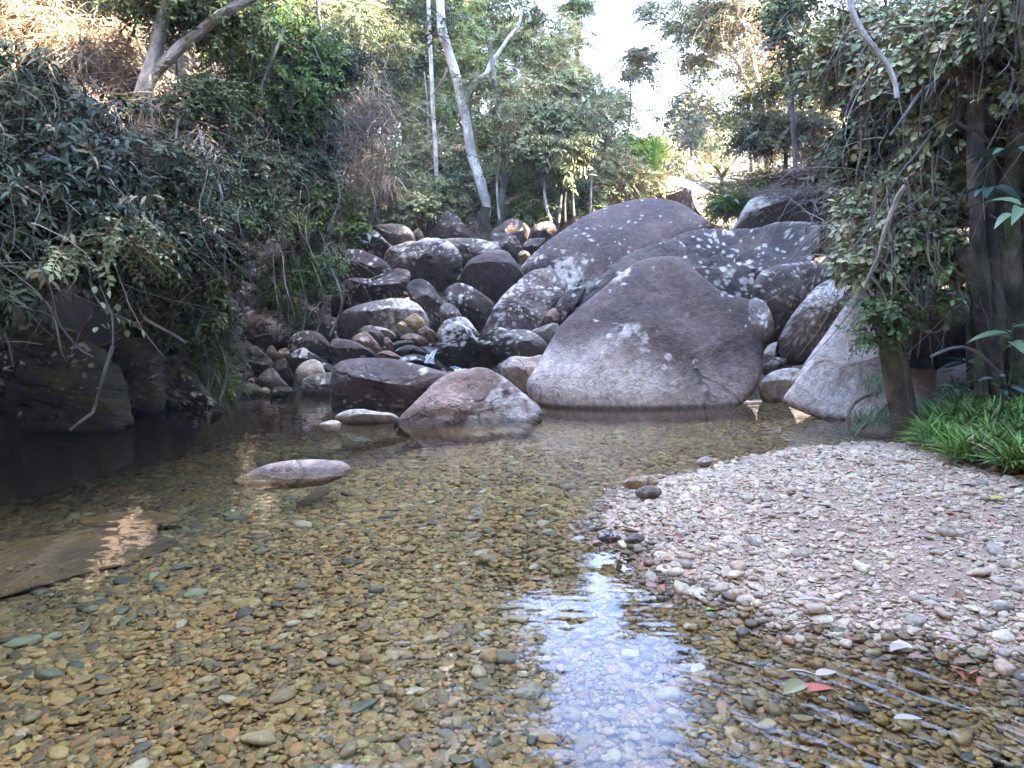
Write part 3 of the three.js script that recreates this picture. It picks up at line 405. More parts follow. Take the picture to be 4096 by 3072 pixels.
rock('rounded boulder carrying the little green plant', 'A', [925, 490, 960, 410, 1040, 365, 1100, 348, 1142, 380, 1182, 420, 1218, 455, 1190, 500, 1130, 520, 1000, 520, 940, 505], { D: 13.2, tone: 'dark', lichen: 0.8, lx: 0.3 });
rock('cracked silver grey rock at the back left of the pile', 'A', [815, 350, 850, 315, 930, 303, 985, 320, 1005, 375, 940, 400, 870, 405, 825, 385], { D: 15, tone: 'grey', lichen: 0.8, crack: 1.2, cuts: [[0.2, 0.8, 0.5, 0.3], [0, -0.6, 0.8, 0.35]] });
rock('grey mottled rock beside the overhanging green bush', 'A', [700, 360, 720, 330, 760, 313, 820, 330, 852, 400, 835, 470, 780, 480, 740, 450], { D: 14.2, tone: 'grey', lichen: 0.9, crack: 1 });
rock('low lichen stone between the mottled rock and the planted boulder', 'A', [815, 480, 850, 443, 900, 438, 938, 465, 930, 505, 830, 510], { D: 13.2, tone: 'grey', lichen: 0.9, cat: 'stone', name: 'stone' });
rock('slim grey ledge under the cracked silver rock', 'A', [845, 415, 870, 395, 925, 400, 930, 425, 880, 440, 850, 435], { D: 14.2, tone: 'grey', lichen: 0.7, cat: 'rock', name: 'rock' });
// the lower left of the pile
rock('large round lichen blotched boulder at the lower left of the pile', 'C', [165, 400, 190, 310, 260, 210, 330, 130, 430, 80, 560, 58, 680, 60, 770, 120, 818, 200, 815, 310, 770, 420, 690, 510, 590, 565, 480, 545, 330, 480, 220, 445], { D: 10.1, tone: 'dark', lichen: 0.85, lx: 0.1, t: 0.9, box: 2.2, spot: 0.09, fine: 1.1 });
rock('squat lichen boulder right of the round blotched boulder', 'C', [800, 340, 830, 220, 900, 168, 1000, 123, 1090, 118, 1142, 200, 1195, 300, 1205, 400, 1160, 460, 1050, 450, 900, 380], { D: 10.2, tone: 'dark', lichen: 0.75, cuts: [[0.6, -0.1, 0.8, 0.4], [-0.1, 0.8, 0.5, 0.5]] });
rock('pointed small boulder behind the squat lichen boulder', 'C', [835, 210, 858, 100, 930, 15, 1000, 58, 1045, 110, 1000, 160, 900, 210], { D: 10.9, tone: 'grey', lichen: 0.8 });
rock('dark rock with a broad white lichened top above the pool', 'C', [685, 550, 700, 470, 740, 400, 830, 348, 920, 338, 1010, 350, 1080, 390, 1145, 470, 1175, 550, 1070, 600, 900, 590, 780, 610, 710, 610], { D: 9.75, tone: 'dark', lichen: 1, ly: 0.3, lean: 0.3, cuts: [[0.1, 0.88, 0.45, 0.12, 0.025], [0, -0.7, 0.7, 0.3, 0.03]], fine: 1 });
rock('pointed dark slab with one white lichen disc', 'C', [1165, 580, 1168, 480, 1210, 428, 1300, 428, 1430, 458, 1550, 518, 1645, 580, 1675, 625, 1560, 660, 1400, 670, 1240, 640], { D: 9.6, tone: 'dark', lichen: 0.65, lean: 0.3, cuts: [[0.15, 0.86, 0.5, 0.1, 0.025], [0, -0.7, 0.7, 0.3, 0.03]], fine: 1 });
rock('black hunched rock under the white topped rock', 'C', [700, 690, 735, 590, 820, 538, 880, 528, 950, 578, 1030, 618, 1060, 670, 980, 720, 880, 770, 780, 800, 720, 760], { D: 9.55, tone: 'wet', lichen: 0.25, ly: 0.3, fine: 1 });
rock('white crusted pyramid rock at the pool edge', 'C', [775, 900, 790, 770, 850, 700, 970, 655, 1060, 690, 1105, 790, 1100, 860, 1000, 900, 870, 920], { D: 9.4, tone: 'pale', lichen: 1.1, green: 0.1, cuts: [[0.5, 0.3, 0.8, 0.32, 0.03], [-0.7, 0.3, 0.6, 0.4, 0.03]], fine: 1 });
rock('grey brown rock behind the white crusted pyramid', 'C', [1040, 700, 1100, 695, 1180, 718, 1210, 780, 1190, 850, 1110, 840], { D: 9.55, tone: 'dark', lichen: 0.4, fine: 1, cat: 'rock', name: 'rock' });
rock('cracked brown rock with a moss spot at the pool edge', 'C', [840, 1020, 855, 890, 920, 840, 1080, 808, 1175, 800, 1200, 900, 1180, 1050, 1100, 1085, 920, 1080], { D: 9.2, tone: 'grey', lichen: 0.45, moss: 0.2, crack: 1.2, fine: 1, cuts: [[0, 0.8, 0.6, 0.3, 0.03], [-0.6, 0, 0.8, 0.45, 0.03]] });
rock('smooth grey pyramid stone at the left pool edge', 'C', [335, 935, 380, 840, 480, 758, 540, 758, 620, 860, 690, 950, 650, 985, 500, 995, 400, 970], { D: 9.45, tone: 'grey', lichen: 0.15, fine: 1, cuts: [[-0.7, 0.4, 0.6, 0.3, 0.03], [0.5, 0.4, 0.8, 0.3, 0.03]], cat: 'rock', name: 'rock' });
rock('grey flat topped rock above the smooth pyramid stone', 'C', [225, 720, 250, 650, 330, 613, 430, 618, 525, 680, 500, 760, 400, 790, 300, 790], { D: 9.8, tone: 'grey', lichen: 0.45, fine: 1, cuts: [[0.1, 0.85, 0.5, 0.2, 0.03]] });
rock('dark round rock right of the smooth pyramid stone', 'C', [545, 760, 580, 670, 660, 648, 720, 710, 755, 790, 740, 900, 640, 920, 580, 850], { D: 9.6, tone: 'dark', lichen: 0.2, fine: 1 });
rock('long low mossy edged rock lying in the pool at the left', 'C', [-20, 950, 40, 898, 200, 896, 330, 928, 410, 978, 460, 1040, 350, 1090, 150, 1105, 0, 1080], { D: 9.2, tone: 'dark', lichen: 0.35, moss: 0.35, lean: 0.3, fine: 1, cuts: [[0, 0.9, 0.4, 0.3, 0.03]] });
rock('knobbly small rock above the flat topped rock', 'C', [460, 620, 470, 540, 520, 503, 560, 540, 580, 615, 545, 665, 490, 660], { D: 9.9, tone: 'grey', lichen: 0.3, fine: 1, cat: 'rock', name: 'rock' });
rock('brown wedge with leaf crumbs left of the black hunched rock', 'C', [565, 640, 590, 560, 690, 535, 725, 600, 690, 650, 620, 665], { D: 9.8, tone: 'warm', lichen: 0.3, fine: 1, cat: 'rock', name: 'rock' });
rock('blocky brown rock at the foot of the left bank', 'C', [70, 520, 110, 460, 230, 443, 285, 475, 310, 630, 250, 680, 140, 670, 90, 600], { D: 9.9, tone: 'warm', lichen: 0.4, fine: 1, box: 3, cuts: [[0, 0.8, 0.5, 0.35, 0.03]] });
rock('thin leaning slab beside the blocky brown rock', 'C', [275, 535, 330, 508, 400, 558, 470, 618, 520, 670, 410, 640, 300, 610], { D: 9.85, tone: 'grey', lichen: 0.4, fine: 1, cat: 'rock', name: 'rock' });
rock('split pale brown slab below the oval white boulder', 'C', [1475, 350, 1540, 290, 1640, 288, 1740, 370, 1775, 420, 1730, 480, 1640, 430, 1560, 390], { D: 9.95, tone: 'grey', lichen: 0.35, fine: 1, cat: 'rock', name: 'rock' });
rock('brown humped rock in front of the split slab', 'C', [1400, 440, 1480, 370, 1560, 356, 1640, 420, 1720, 520, 1750, 575, 1640, 580, 1540, 530, 1440, 490], { D: 9.8, tone: 'warm', lichen: 0.25, fine: 1, cuts: [[0.6, 0.1, 0.8, 0.3, 0.03]] });
rock('thin white edged slab behind the split slab', 'C', [1640, 300, 1750, 305, 1870, 368, 1890, 400, 1770, 395], { D: 10.1, tone: 'pale', lichen: 0.5, fine: 1, cat: 'rock', name: 'rock' });
rock('short finger stone standing by the humped rock', 'C', [1755, 440, 1790, 408, 1840, 458, 1885, 545, 1840, 575, 1770, 505], { D: 9.8, tone: 'warm', lichen: 0.1, fine: 1, cat: 'stone', name: 'stone' });
rock('layered dark flagstone above the cascade', 'C', [1860, 510, 1900, 458, 2000, 448, 2090, 465, 2065, 505, 1900, 550], { D: 9.75, tone: 'dark', lichen: 0.3, fine: 1, cat: 'rock', name: 'rock' });
rock('curved wet ledge left of the cascade', 'C', [1870, 590, 1950, 520, 2050, 498, 2150, 530, 2215, 585, 2200, 630, 2000, 635, 1900, 630], { D: 9.4, tone: 'wet', lichen: 0.25, fine: 1, cat: 'rock', name: 'rock' });
rock('brown low rock behind the long dark boulder', 'C', [1640, 660, 1720, 580, 1800, 558, 1900, 600, 1970, 650, 1850, 690, 1700, 690], { D: 9.2, tone: 'warm', lichen: 0.1, fine: 1, cat: 'rock', name: 'rock' });
rock('rounded wet rock just below the cascade ledge', 'A', [1255, 1170, 1300, 1140, 1380, 1135, 1460, 1160, 1520, 1210, 1530, 1250, 1400, 1240, 1290, 1200], { D: 8.9, tone: 'wet', lichen: 0.35, fine: 1, cat: 'rock', name: 'rock' });
rock('yellowish angular block in front of the oval white boulder', 'C', [1980, 240, 2040, 178, 2110, 148, 2180, 200, 2220, 260, 2240, 350, 2110, 340, 2030, 290], { D: 9.95, tone: 'tan', lichen: 0, fine: 1, cuts: [[0.5, 0.3, 0.8, 0.3, 0.03], [-0.7, 0.2, 0.7, 0.4, 0.03]] });
rock('orange brown cobble left of the yellowish block', 'C', [1905, 285, 1940, 243, 1990, 248, 2015, 290, 1985, 328, 1920, 322], { D: 9.95, tone: 'tan', lichen: 0, fine: 1, cat: 'stone', name: 'stone' });
rock('mossy brown rock below the yellowish block', 'C', [1940, 420, 2020, 373, 2120, 378, 2225, 420, 2260, 470, 2180, 500, 2050, 480], { D: 9.8, tone: 'warm', lichen: 0.1, moss: 0.3, fine: 1, cat: 'rock', name: 'rock' });
rock('brown smooth cobble right of the mossy brown rock', 'A', [1375, 990, 1420, 958, 1490, 998, 1515, 1035, 1450, 1050, 1390, 1020], { D: 9.8, tone: 'warm', lichen: 0.1, fine: 1, cat: 'stone', name: 'stone' });
rock('flat dark stone awash at the pool edge', 'C', [490, 1020, 560, 968, 650, 958, 725, 970, 760, 1005, 650, 1070, 540, 1070], { D: 9.05, tone: 'dark', lichen: 0.1, fine: 1, cat: 'stone', name: 'stone' });
rock('tan cobble between the low mossy rock and the flat dark stone', 'C', [405, 985, 440, 963, 495, 992, 495, 1040, 440, 1050], { D: 9.15, tone: 'tan', lichen: 0, fine: 1, cat: 'stone', name: 'stone' });
rock('pale block stone under the ferns at the left bank', 'C', [250, 880, 290, 858, 320, 870, 318, 920, 270, 925], { D: 9.5, tone: 'pale', lichen: 0, fine: 1, cat: 'stone', name: 'stone' });
rock('small cobble jammed between the squat and the oval white boulder', 'C', [1150, 215, 1190, 190, 1230, 210, 1225, 240, 1170, 245], { D: 10.3, tone: 'warm', lichen: 0.2, fine: 1, cat: 'stone', name: 'stone' });
rock('rounded cobble just below the jammed small cobble', 'C', [1160, 270, 1195, 235, 1235, 260, 1240, 315, 1190, 320], { D: 10.2, tone: 'grey', lichen: 0.3, fine: 1, cat: 'stone', name: 'stone' });
// far left, below the bush
rock('elongated grey boulder pointing down right under the left bank shrubs', 'E', [120, 880, 220, 845, 320, 848, 440, 918, 580, 1008, 690, 1078, 725, 1135, 685, 1215, 580, 1245, 490, 1150, 390, 1070, 250, 980], { D: 11, tone: 'grey', lichen: 0.6, fine: 1.1, t: 1, cuts: [[0.2, -0.7, 0.7, 0.3]] });
rock('white streaked boulder lying in front of the elongated grey boulder', 'E', [250, 1110, 310, 1038, 400, 1045, 470, 1105, 540, 1205, 610, 1310, 500, 1330, 400, 1230, 320, 1170], { D: 10.8, tone: 'grey', lichen: 0.9, fine: 1 });
rock('grey stone under the white streaked boulder', 'E', [330, 1350, 450, 1308, 560, 1328, 620, 1410, 480, 1450, 390, 1420], { D: 10.4, tone: 'grey', lichen: 0.6, fine: 1, cat: 'stone', name: 'stone' });
rock('moss topped rock in the hollow under the small evergreen bush', 'E', [570, 930, 640, 878, 760, 866, 840, 900, 830, 1000, 640, 1010], { D: 11.5, tone: 'moss', moss: 0.8, mossTop: 0.3, lichen: 0.1, fine: 1, cat: 'rock', name: 'rock' });
rock('knob of rock in the hollow beside the pointed small boulder', 'E', [1040, 1340, 1110, 1278, 1220, 1275, 1265, 1330, 1190, 1420, 1070, 1410], { D: 11, tone: 'wet', lichen: 0.3, fine: 1, cat: 'rock', name: 'rock' });
rock('dark round boulder in the deep hollow behind the banana shaped boulder', 'E', [800, 1180, 880, 1080, 1050, 1040, 1250, 1080, 1400, 1180, 1420, 1330, 1250, 1400, 950, 1360], { D: 11.9, tone: 'wet', lichen: 0.2 });
rock('small pale stone on top of the banana shaped boulder', 'E', [1690, 1090, 1720, 1058, 1790, 1052, 1822, 1090, 1780, 1115, 1720, 1115], { D: 11.3, tone: 'grey', lichen: 0.7, fine: 1, cat: 'stone', name: 'stone' });
// left bank cliff and drowned slabs
rock('black wet cliff rock with pale streaks at the left edge of the pool', 'F', [-160, 980, -150, 720, -40, 690, 90, 690, 180, 720, 240, 780, 250, 860, 240, 920, 140, 950, 0, 970], { D: 6.6, tone: 'wet', lichen: 0.42, moss: 0.35, t: 0.8, lean: 0.25, box: 3, crack: 1.4, rough: 1.3, fine: 1.4, cat: 'rock', name: 'cliff_rock', green: 1 });
rock('dark overhanging cliff rock in the middle of the left bank', 'F', [170, 930, 190, 830, 200, 760, 260, 730, 330, 745, 350, 800, 340, 880, 290, 920, 220, 940], { D: 7.6, tone: 'wet', lichen: 0.3, moss: 0.45, lean: -0.1, box: 3, crack: 1.4, rough: 1.3, cat: 'rock', name: 'cliff_rock', green: 1 });
rock('cracked rock with a mossy right edge at the far end of the left bank', 'F', [270, 910, 265, 800, 290, 740, 350, 715, 390, 760, 420, 810, 445, 850, 462, 880, 440, 895, 380, 905], { D: 8.1, tone: 'wet', lichen: 0.5, moss: 0.7, lean: 0.35, box: 2.8, crack: 1.4, rough: 1.2, cat: 'rock', name: 'cliff_rock', green: 1 });
rock('long flat brown slab drowned in the shallow water at the left', 'F', [-60, 1230, 0, 1180, 100, 1160, 230, 1140, 330, 1150, 385, 1172, 300, 1212, 180, 1242, 80, 1268, -40, 1290], { D: 4.36, tone: 'sunk', t: 0.10, lean: 12, lichen: 0, bands: 0.1, plain: 1, grit: 0.2, under: 0, cat: 'rock', name: 'sunken_slab' });
rock('narrow brown slab drowned farther out on the left', 'F', [165, 1128, 220, 1112, 300, 1106, 380, 1112, 400, 1122, 330, 1134, 220, 1140], { D: 5.45, under: 0, plain: 1, bands: 0.08, tone: 'sunk', t: 0.12, lean: 12, lichen: 0, cat: 'rock', name: 'sunken_slab', fine: 1 });
rock('short dark plank of rock drowned below the flat pink rock', 'F', [638, 1098, 665, 1072, 700, 1052, 712, 1060, 690, 1088, 655, 1104], { under: 0, plain: 1, D: 5.68, tone: 'sunk', t: 0.3, lean: 12, lichen: 0, cat: 'rock', name: 'sunken_slab', fine: 1 });
// stones at the tip of the gravel bar
rock('rounded pale cobble at the tip of the gravel bar', 'F', [1345, 1042, 1360, 1032, 1390, 1027, 1415, 1030, 1424, 1042, 1410, 1054, 1370, 1057, 1348, 1052], { D: 4.75, tone: 'tan', t: 1, lichen: 0, lean: 0.3, fine: 0.8, cat: 'stone', name: 'stone' });
rock('blue grey cobble beside the rounded pale cobble', 'F', [1372, 1062, 1390, 1050, 1415, 1049, 1428, 1058, 1426, 1072, 1395, 1078, 1376, 1072], { D: 4.55, tone: 'grey', t: 1, lichen: 0, lean: 0.3, fine: 0.8, cat: 'stone', name: 'stone' });
rock('white topped stone alone in the shallows off the gravel bar', 'F', [1503, 1000, 1512, 990, 1528, 986, 1538, 992, 1536, 1006, 1518, 1010], { D: 5.4, tone: 'pale', t: 1, lichen: 0, lean: 0.3, fine: 0.8, cat: 'stone', name: 'stone' });
rock('black and white stone at the waterline of the gravel bar', 'F', [1292, 1158, 1308, 1150, 1330, 1152, 1342, 1162, 1326, 1172, 1300, 1170], { D: 3.95, tone: 'dark', t: 1, lichen: 1, lean: 0.3, fine: 0.8, cat: 'stone', name: 'stone', spot: 0.03 });
rock('grey flat stone right of the black and white stone', 'F', [1348, 1168, 1362, 1156, 1385, 1154, 1394, 1162, 1380, 1174, 1356, 1176], { D: 3.9, tone: 'grey', t: 1, lichen: 0, lean: 0.3, fine: 0.8, cat: 'stone', name: 'stone' });
rock('brownish wet rock in the riffle at the lower right corner', 'F', [2145, 1560, 2165, 1535, 2200, 1522, 2240, 1530, 2260, 1570, 2220, 1592, 2170, 1585], { D: 2.55, tone: 'warm', t: 0.9, lichen: 0, moss: 0.3, lean: 0.4, fine: 1, cat: 'rock', name: 'rock' });
console.log('boulder triangles', rockTris);
// small rubble that fills the gaps of the pile
{
  const r = rngOf(77), list = [];
  for (let n = 0; n < 5200; n++) {
    const D = 9.2 + Math.pow(r(), 1.4) * 8, x = lerp(-0.33 * D - 0.9, 2.6 + (D - 9) * 0.4, r()), s = 0.06 + 0.22 * Math.pow(r(), 2.5);
    if (groundAt(x, -D) < -0.3 || D < 9.7) continue;
    const c = nearColor(r() < 0.4 ? [.34, .27, .2] : r() < 0.6 ? [.24, .215, .2] : [.14, .115, .105], r, 0.3);
    list.push([x, groundAt(x, -D) + s * 0.15 + 0.22 * r(), -D, s, r() * 6.3, (r() - 0.5), (r() - 0.5), c, 1.5]);
  }
  const g = group('rubble'); tag(g, 'small brown and grey rubble filling the gaps of the boulder pile', null, null, 'stuff');
  scatter(g, 'rubble_stones', bigShapes, M.stone, list);
}

// ---------------------------------------------------------------- plants: tubes for wood, sprays of small leaves for foliage
function tube(pts, r0, r1, o = {}) {               // pts: Vector3s; a slightly lumpy tapered stem with vertex colours
  const curve = new THREE.CatmullRomCurve3(pts, false, 'centripetal'), L = curve.getLength(), n = o.n ?? Math.max(4, Math.round(L / (o.step ?? 0.08))), s = o.s ?? 7, fr = curve.computeFrenetFrames(n, false);
  const P = [], U = [], K = [], I = [], c1 = o.c1 ?? [.36, .33, .29], c2 = o.c2 ?? [.16, .135, .11], S = (o.seed ?? 1) * 13.7, p = V();
  for (let j = 0; j <= n; j++) {
    curve.getPointAt(j / n, p); const r = lerp(r0, r1, Math.pow(j / n, o.pow ?? 1)) * (1 + (o.lump ?? 0.25) * (fbm(j / n * L * 3 + S, 1.5, S, 2) - 0.5));
    for (let i = 0; i <= s; i++) {
      const a = (i % s) / s * 2 * Math.PI, rr = r * (1 + (o.flute ?? 0.12) * 2 * (fbm(Math.cos(a) * 1.6 + S, Math.sin(a) * 1.6, j / n * L * 1.2, 2) - 0.5));
      const q = p.clone().addScaledVector(fr.normals[j], Math.cos(a) * rr).addScaledVector(fr.binormals[j], Math.sin(a) * rr);
      P.push(q.x, q.y, q.z); U.push(i / s * Math.max(0.25, r0 * 4), j / n * L);
      const m = sst(0.38, 0.62, fbm(q.x * 7 + S, q.y * 4, q.z * 7, 3)), g = o.moss ? o.moss * sst(0.5, 0.62, fbm(q.x * 3, q.y * 3 + S, q.z * 3, 3)) : 0;
      K.push(lerp(lerp(c2[0], c1[0], m), .06, g), lerp(lerp(c2[1], c1[1], m), .08, g), lerp(lerp(c2[2], c1[2], m), .02, g));
      if (j < n && i < s) { const b = j * (s + 1) + i, d = b + s + 1; I.push(b, d, b + 1, b + 1, d, d + 1); }
    }
  }
  const g = new THREE.BufferGeometry(); g.setAttribute('position', new THREE.Float32BufferAttribute(P, 3)); g.setAttribute('uv', new THREE.Float32BufferAttribute(U, 2)); g.setAttribute('color', new THREE.Float32BufferAttribute(K, 3)); g.setIndex(I); g.computeVertexNormals(); return g;
}
function leafGeo(len, wid, droop = 0.2, fold = 0.25, n = 2) {   // a pointed blade from the origin along +z, folded along its rib
  const P = [0, 0, 0], I = [], K = [];
  for (let j = 1; j <= n; j++) { const t = j / (n + 1), w = wid / 2 * Math.pow(Math.sin(Math.PI * Math.pow(t, 0.8)), 0.8), y = -droop * len * t * t; P.push(-w, y + fold * w, t * len, 0, y, t * len, w, y + fold * w, t * len); }
  P.push(0, -droop * len, len); const tip = P.length / 3 - 1;
  I.push(0, 2, 1, 0, 3, 2);
  for (let j = 0; j < n - 1; j++) { const a = 1 + j * 3; I.push(a, a + 1, a + 4, a, a + 4, a + 3, a + 1, a + 2, a + 5, a + 1, a + 5, a + 4); }
  const a = tip - 3; I.push(a, a + 1, tip, a + 1, a + 2, tip);
  const g = new THREE.BufferGeometry(); g.setAttribute('position', new THREE.Float32BufferAttribute(P, 3)); g.setIndex(I); g.computeVertexNormals();
  g.setAttribute('color', new THREE.Float32BufferAttribute(new Array(P.length).fill(1), 3)); return g;
}
function twigGeo(pts, r, c = [1.3, 0.9, 0.7]) {    // three-sided twig
  const P = [], I = [], K = [], n = pts.length;
  pts.forEach((p, j) => { const rr = r * (1 - 0.8 * j / (n - 1)); for (let i = 0; i < 3; i++) { const a = i * 2.094; P.push(p[0] + Math.cos(a) * rr, p[1] + Math.sin(a) * rr, p[2] + Math.sin(a + 1) * rr * 0.5); K.push(...c); } if (j < n - 1) for (let i = 0; i < 3; i++) { const b = j * 3 + i, d = j * 3 + (i + 1) % 3; I.push(b, d, b + 3, d, d + 3, b + 3); } });
  const g = new THREE.BufferGeometry(); g.setAttribute('position', new THREE.Float32BufferAttribute(P, 3)); g.setIndex(I); g.computeVertexNormals(); g.setAttribute('color', new THREE.Float32BufferAttribute(K, 3)); return g;
}
function spray(seed, n, size, len, wid, o = {}) {  // a twig of length size with n leaves
  const r = rngOf(seed), parts = [], path = []; for (let k = 0; k <= 4; k++) path.push([(r() - 0.5) * 0.12 * size, -0.10 * size * (k / 4) ** 2 + (r() - 0.5) * 0.08 * size, k / 4 * size]);
  parts.push(twigGeo(path, o.tw ?? 0.006));
  for (let k = 0; k < n; k++) {
    const t = (k + 0.7) / n, l = len * (0.65 + 0.6 * r()), side = k % 2 ? 1 : -1, g = leafGeo(l, wid * (0.7 + 0.5 * r()), (o.droop ?? 0.25) * (0.4 + 1.2 * r()), 0.2 + 0.3 * r(), o.seg ?? 2);
    g.applyMatrix4(new THREE.Matrix4().makeRotationFromEuler(new THREE.Euler((r() - 0.4) * (o.wild ?? 0.9), side * (k === n - 1 ? 0.1 : 0.6 + 0.8 * r()), side * (r() - 0.3) * 0.9, 'YXZ')));
    const b = Math.min(3, Math.floor(t * 4)), f = t * 4 - b; g.translate(lerp(path[b][0], path[b + 1][0], f), lerp(path[b][1], path[b + 1][1], f), lerp(path[b][2], path[b + 1][2], f));
    const v = 0.75 + 0.5 * r(), cc = g.attributes.color; for (let i = 0; i < cc.count; i++) cc.setXYZ(i, v * (0.92 + 0.2 * r()), v, v * 0.95);
    parts.push(g);
  }
  return mergeGeometries(parts);
}
function tangle(seed, n, size) {                   // a knot of bare arching twigs
  const r = rngOf(seed), parts = [];
  for (let k = 0; k < n; k++) { const p = [[(r() - 0.5) * size, (r() - 0.5) * size * 0.5, (r() - 0.5) * size]], d = [(r() - 0.5), (r() - 0.3), (r() - 0.5)]; for (let j = 0; j < 6; j++) { const q = p[j]; d[1] -= 0.05 + 0.12 * r(); p.push([q[0] + d[0] * size * 0.22, q[1] + d[1] * size * 0.22, q[2] + d[2] * size * 0.22]); d[0] += (r() - 0.5) * 0.5; d[2] += (r() - 0.5) * 0.5; } const v = 0.6 + 0.7 * r(); parts.push(twigGeo(p, 0.003 + 0.006 * r() * r(), [v, v * 0.95, v * 0.88])); }
  return mergeGeometries(parts);
}
const kinds = {
  fine: [1, 2, 3, 4].map((s) => spray(s, 18, 0.38, 0.062, 0.025, { seg: 1 })),
  small: [5, 6, 7].map((s) => spray(s, 16, 0.34, 0.05, 0.024, { seg: 1 })),
  broad: [11, 12, 13].map((s) => spray(s, 11, 0.42, 0.13, 0.05, { droop: 0.35 })),
  round: [21, 22, 23, 24].map((s) => spray(s, 9, 0.24, 0.058, 0.042, { droop: 0.2, wild: 1.3 })),
  droop: [31, 32, 33].map((s) => spray(s, 10, 0.32, 0.10, 0.030, { droop: 0.6, wild: 1.4 })),
  strap: [41, 42, 43].map((s) => spray(s, 8, 0.22, 0.28, 0.015, { droop: 0.9, wild: 1.6 })),
  fern: [51, 52].map((s) => spray(s, 24, 0.5, 0.09, 0.02, { droop: 0.3, wild: 0.4, seg: 1 })),
  coarse: [61, 62, 63].map((s) => spray(s, 12, 0.9, 0.26, 0.12, { seg: 1 })),
  twigs: [71, 72, 73, 74, 75].map((s) => tangle(s, 6, 0.75)),
};
const pals = {
  dark: [[.030, .050, .026], [.060, .088, .046]], deep: [[.022, .042, .026], [.055, .088, .055]], mid: [[.050, .085, .032], [.10, .145, .058]], grey: [[.075, .105, .066], [.155, .185, .125]],
  green: [[.045, .105, .022], [.09, .19, .04]], lime: [[.075, .14, .022], [.13, .21, .045]], dry: [[.12, .085, .055], [.26, .19, .12]], straw: [[.24, .185, .12], [.44, .36, .25]], wood: [[.17, .14, .115], [.34, .30, .255]], pale: [[.12, .155, .095], [.22, .255, .165]],
};
const rp0 = (b) => Math.max(...b.map((q) => q[3]));
const seedOf = (s) => { let h = 7; for (const c of s) h = Math.imul(h, 31) + c.charCodeAt(0) | 0; return h; };
// blobs: [picture x, picture y, distance, radius in picture pixels, flatness, depth factor]
function foliage(parent, name, blobs, n, kind, pal, o = {}) {
  const r = rngOf(seedOf(name + n + blobs.join())), shapes = kinds[kind], [p1, p2] = pals[pal], per = shapes.map(() => []);
  { const q = rngOf(seedOf(name + blobs.join())), more = []; for (const [x, y, D, rp, fl = 0.8, dp = 1] of blobs) { more.push([x, y, D, rp * 0.72, fl, dp]); for (let k = 0; k < (o.sub ?? 4); k++) { const a = q() * 6.283, e = rp * (0.4 + 0.5 * q()); more.push([x + Math.cos(a) * e, y + Math.sin(a) * e * fl, D + (q() - 0.4) * 0.6 * rp / FOC * D, rp * (0.28 + 0.3 * q()), 0.5 + 0.9 * q(), dp]); } } if (rp0(blobs) > 9 && !o.exact) blobs = more; }
  const B = blobs.map(([x, y, D, rp, fl = 0.8, dp = 1]) => { const c = at(x, y, D), rr = rp / FOC * D; return { c, rx: rr, ry: rr * fl, rz: rr * dp, w: rp * rp * Math.max(0.3, fl) }; }), W = B.reduce((a, b) => a + b.w, 0);
  const warm = pal === 'wood' || pal === 'straw' || pal === 'dry' ? 1 : 1.28, gap = o.gap ?? 0.44, fq = o.freq ?? 1.5;
  for (let k = 0, tries = 0; k < n && tries < n * 6; tries++) {
    let t = r() * W, b = B[0]; for (const q of B) { b = q; if ((t -= q.w) <= 0) break; }
    const u = r() * 2 - 1, a = r() * 6.283, s = Math.sqrt(1 - u * u), rad = o.fill ? Math.cbrt(r()) : 0.5 + 0.55 * Math.sqrt(r());
    const x = b.c.x + Math.cos(a) * s * rad * b.rx, y = b.c.y + u * rad * b.ry, z = b.c.z + Math.sin(a) * s * rad * b.rz;
    const f = fbm(x * fq + 3, y * fq * 1.2, z * fq, 3); if (f < gap && r() < 0.9) continue;
    if (y < groundAt(x, z) - 0.05) continue;
    const c = clamp(sst(0.4, 0.66, fbm(x * 2.2, y * 2.2 + 9, z * 2.2, 2)) + (r() - 0.5) * 0.7), v = (0.75 + 0.55 * r()) * (o.light ?? 1);
    const col = new THREE.Color(lerp(p1[0], p2[0], c) * v * warm, lerp(p1[1], p2[1], c) * v * (warm > 1.1 ? 1.06 : 0.97), lerp(p1[2], p2[2], c) * v * (warm > 1.1 ? 0.72 : 0.92));
    if (o.sere && r() < o.sere) col.setRGB(.26 * v, .19 * v, .10 * v);
    const out = Math.atan2(Math.cos(a) * s, Math.sin(a) * s);
    EU.set((o.hang ?? 0.25) + (r() - 0.5) * 1.3, out + (r() - 0.5) * 2.2, (r() - 0.5) * 1.4, 'YXZ');
    const sc = (o.size ?? 1) * (0.5 + 1.0 * Math.pow(r(), 1.4));
    per[Math.floor(r() * shapes.length)].push([x, y, z, Q.clone().setFromEuler(EU), sc, col]); k++;
  }
  per.forEach((list, i) => {
    if (!list.length) return;
    const im = shade(new THREE.InstancedMesh(shapes[i], o.mat ?? (kind === 'twigs' ? M.twig : M.leaf), list.length)); im.name = name; parent.add(im);
    if (parent === scene) im.name = numbered(name);
    const inv = parent === scene ? V() : parent.position;
    list.forEach(([x, y, z, q, sc, col], j) => { MX.compose(V(x - inv.x, y - inv.y, z - inv.z), q, V(sc, sc, sc)); im.setMatrixAt(j, MX); im.setColorAt(j, col); });
    im.userData.kind = 'stuff';
  });
}
const barks = { pale: [[.62, .56, .48], [.32, .28, .235]], white: [[.98, .93, .85], [.62, .57, .50]], brown: [[.17, .12, .075], [.06, .042, .028]], grey: [[.30, .27, .235], [.14, .12, .10]], vine: [[.27, .23, .18], [.13, .105, .08]], straw: [[.5, .4, .27], [.3, .22, .14]] };
const path = (list, D) => list.map(([x, y, d]) => at(x, y, d ?? D));
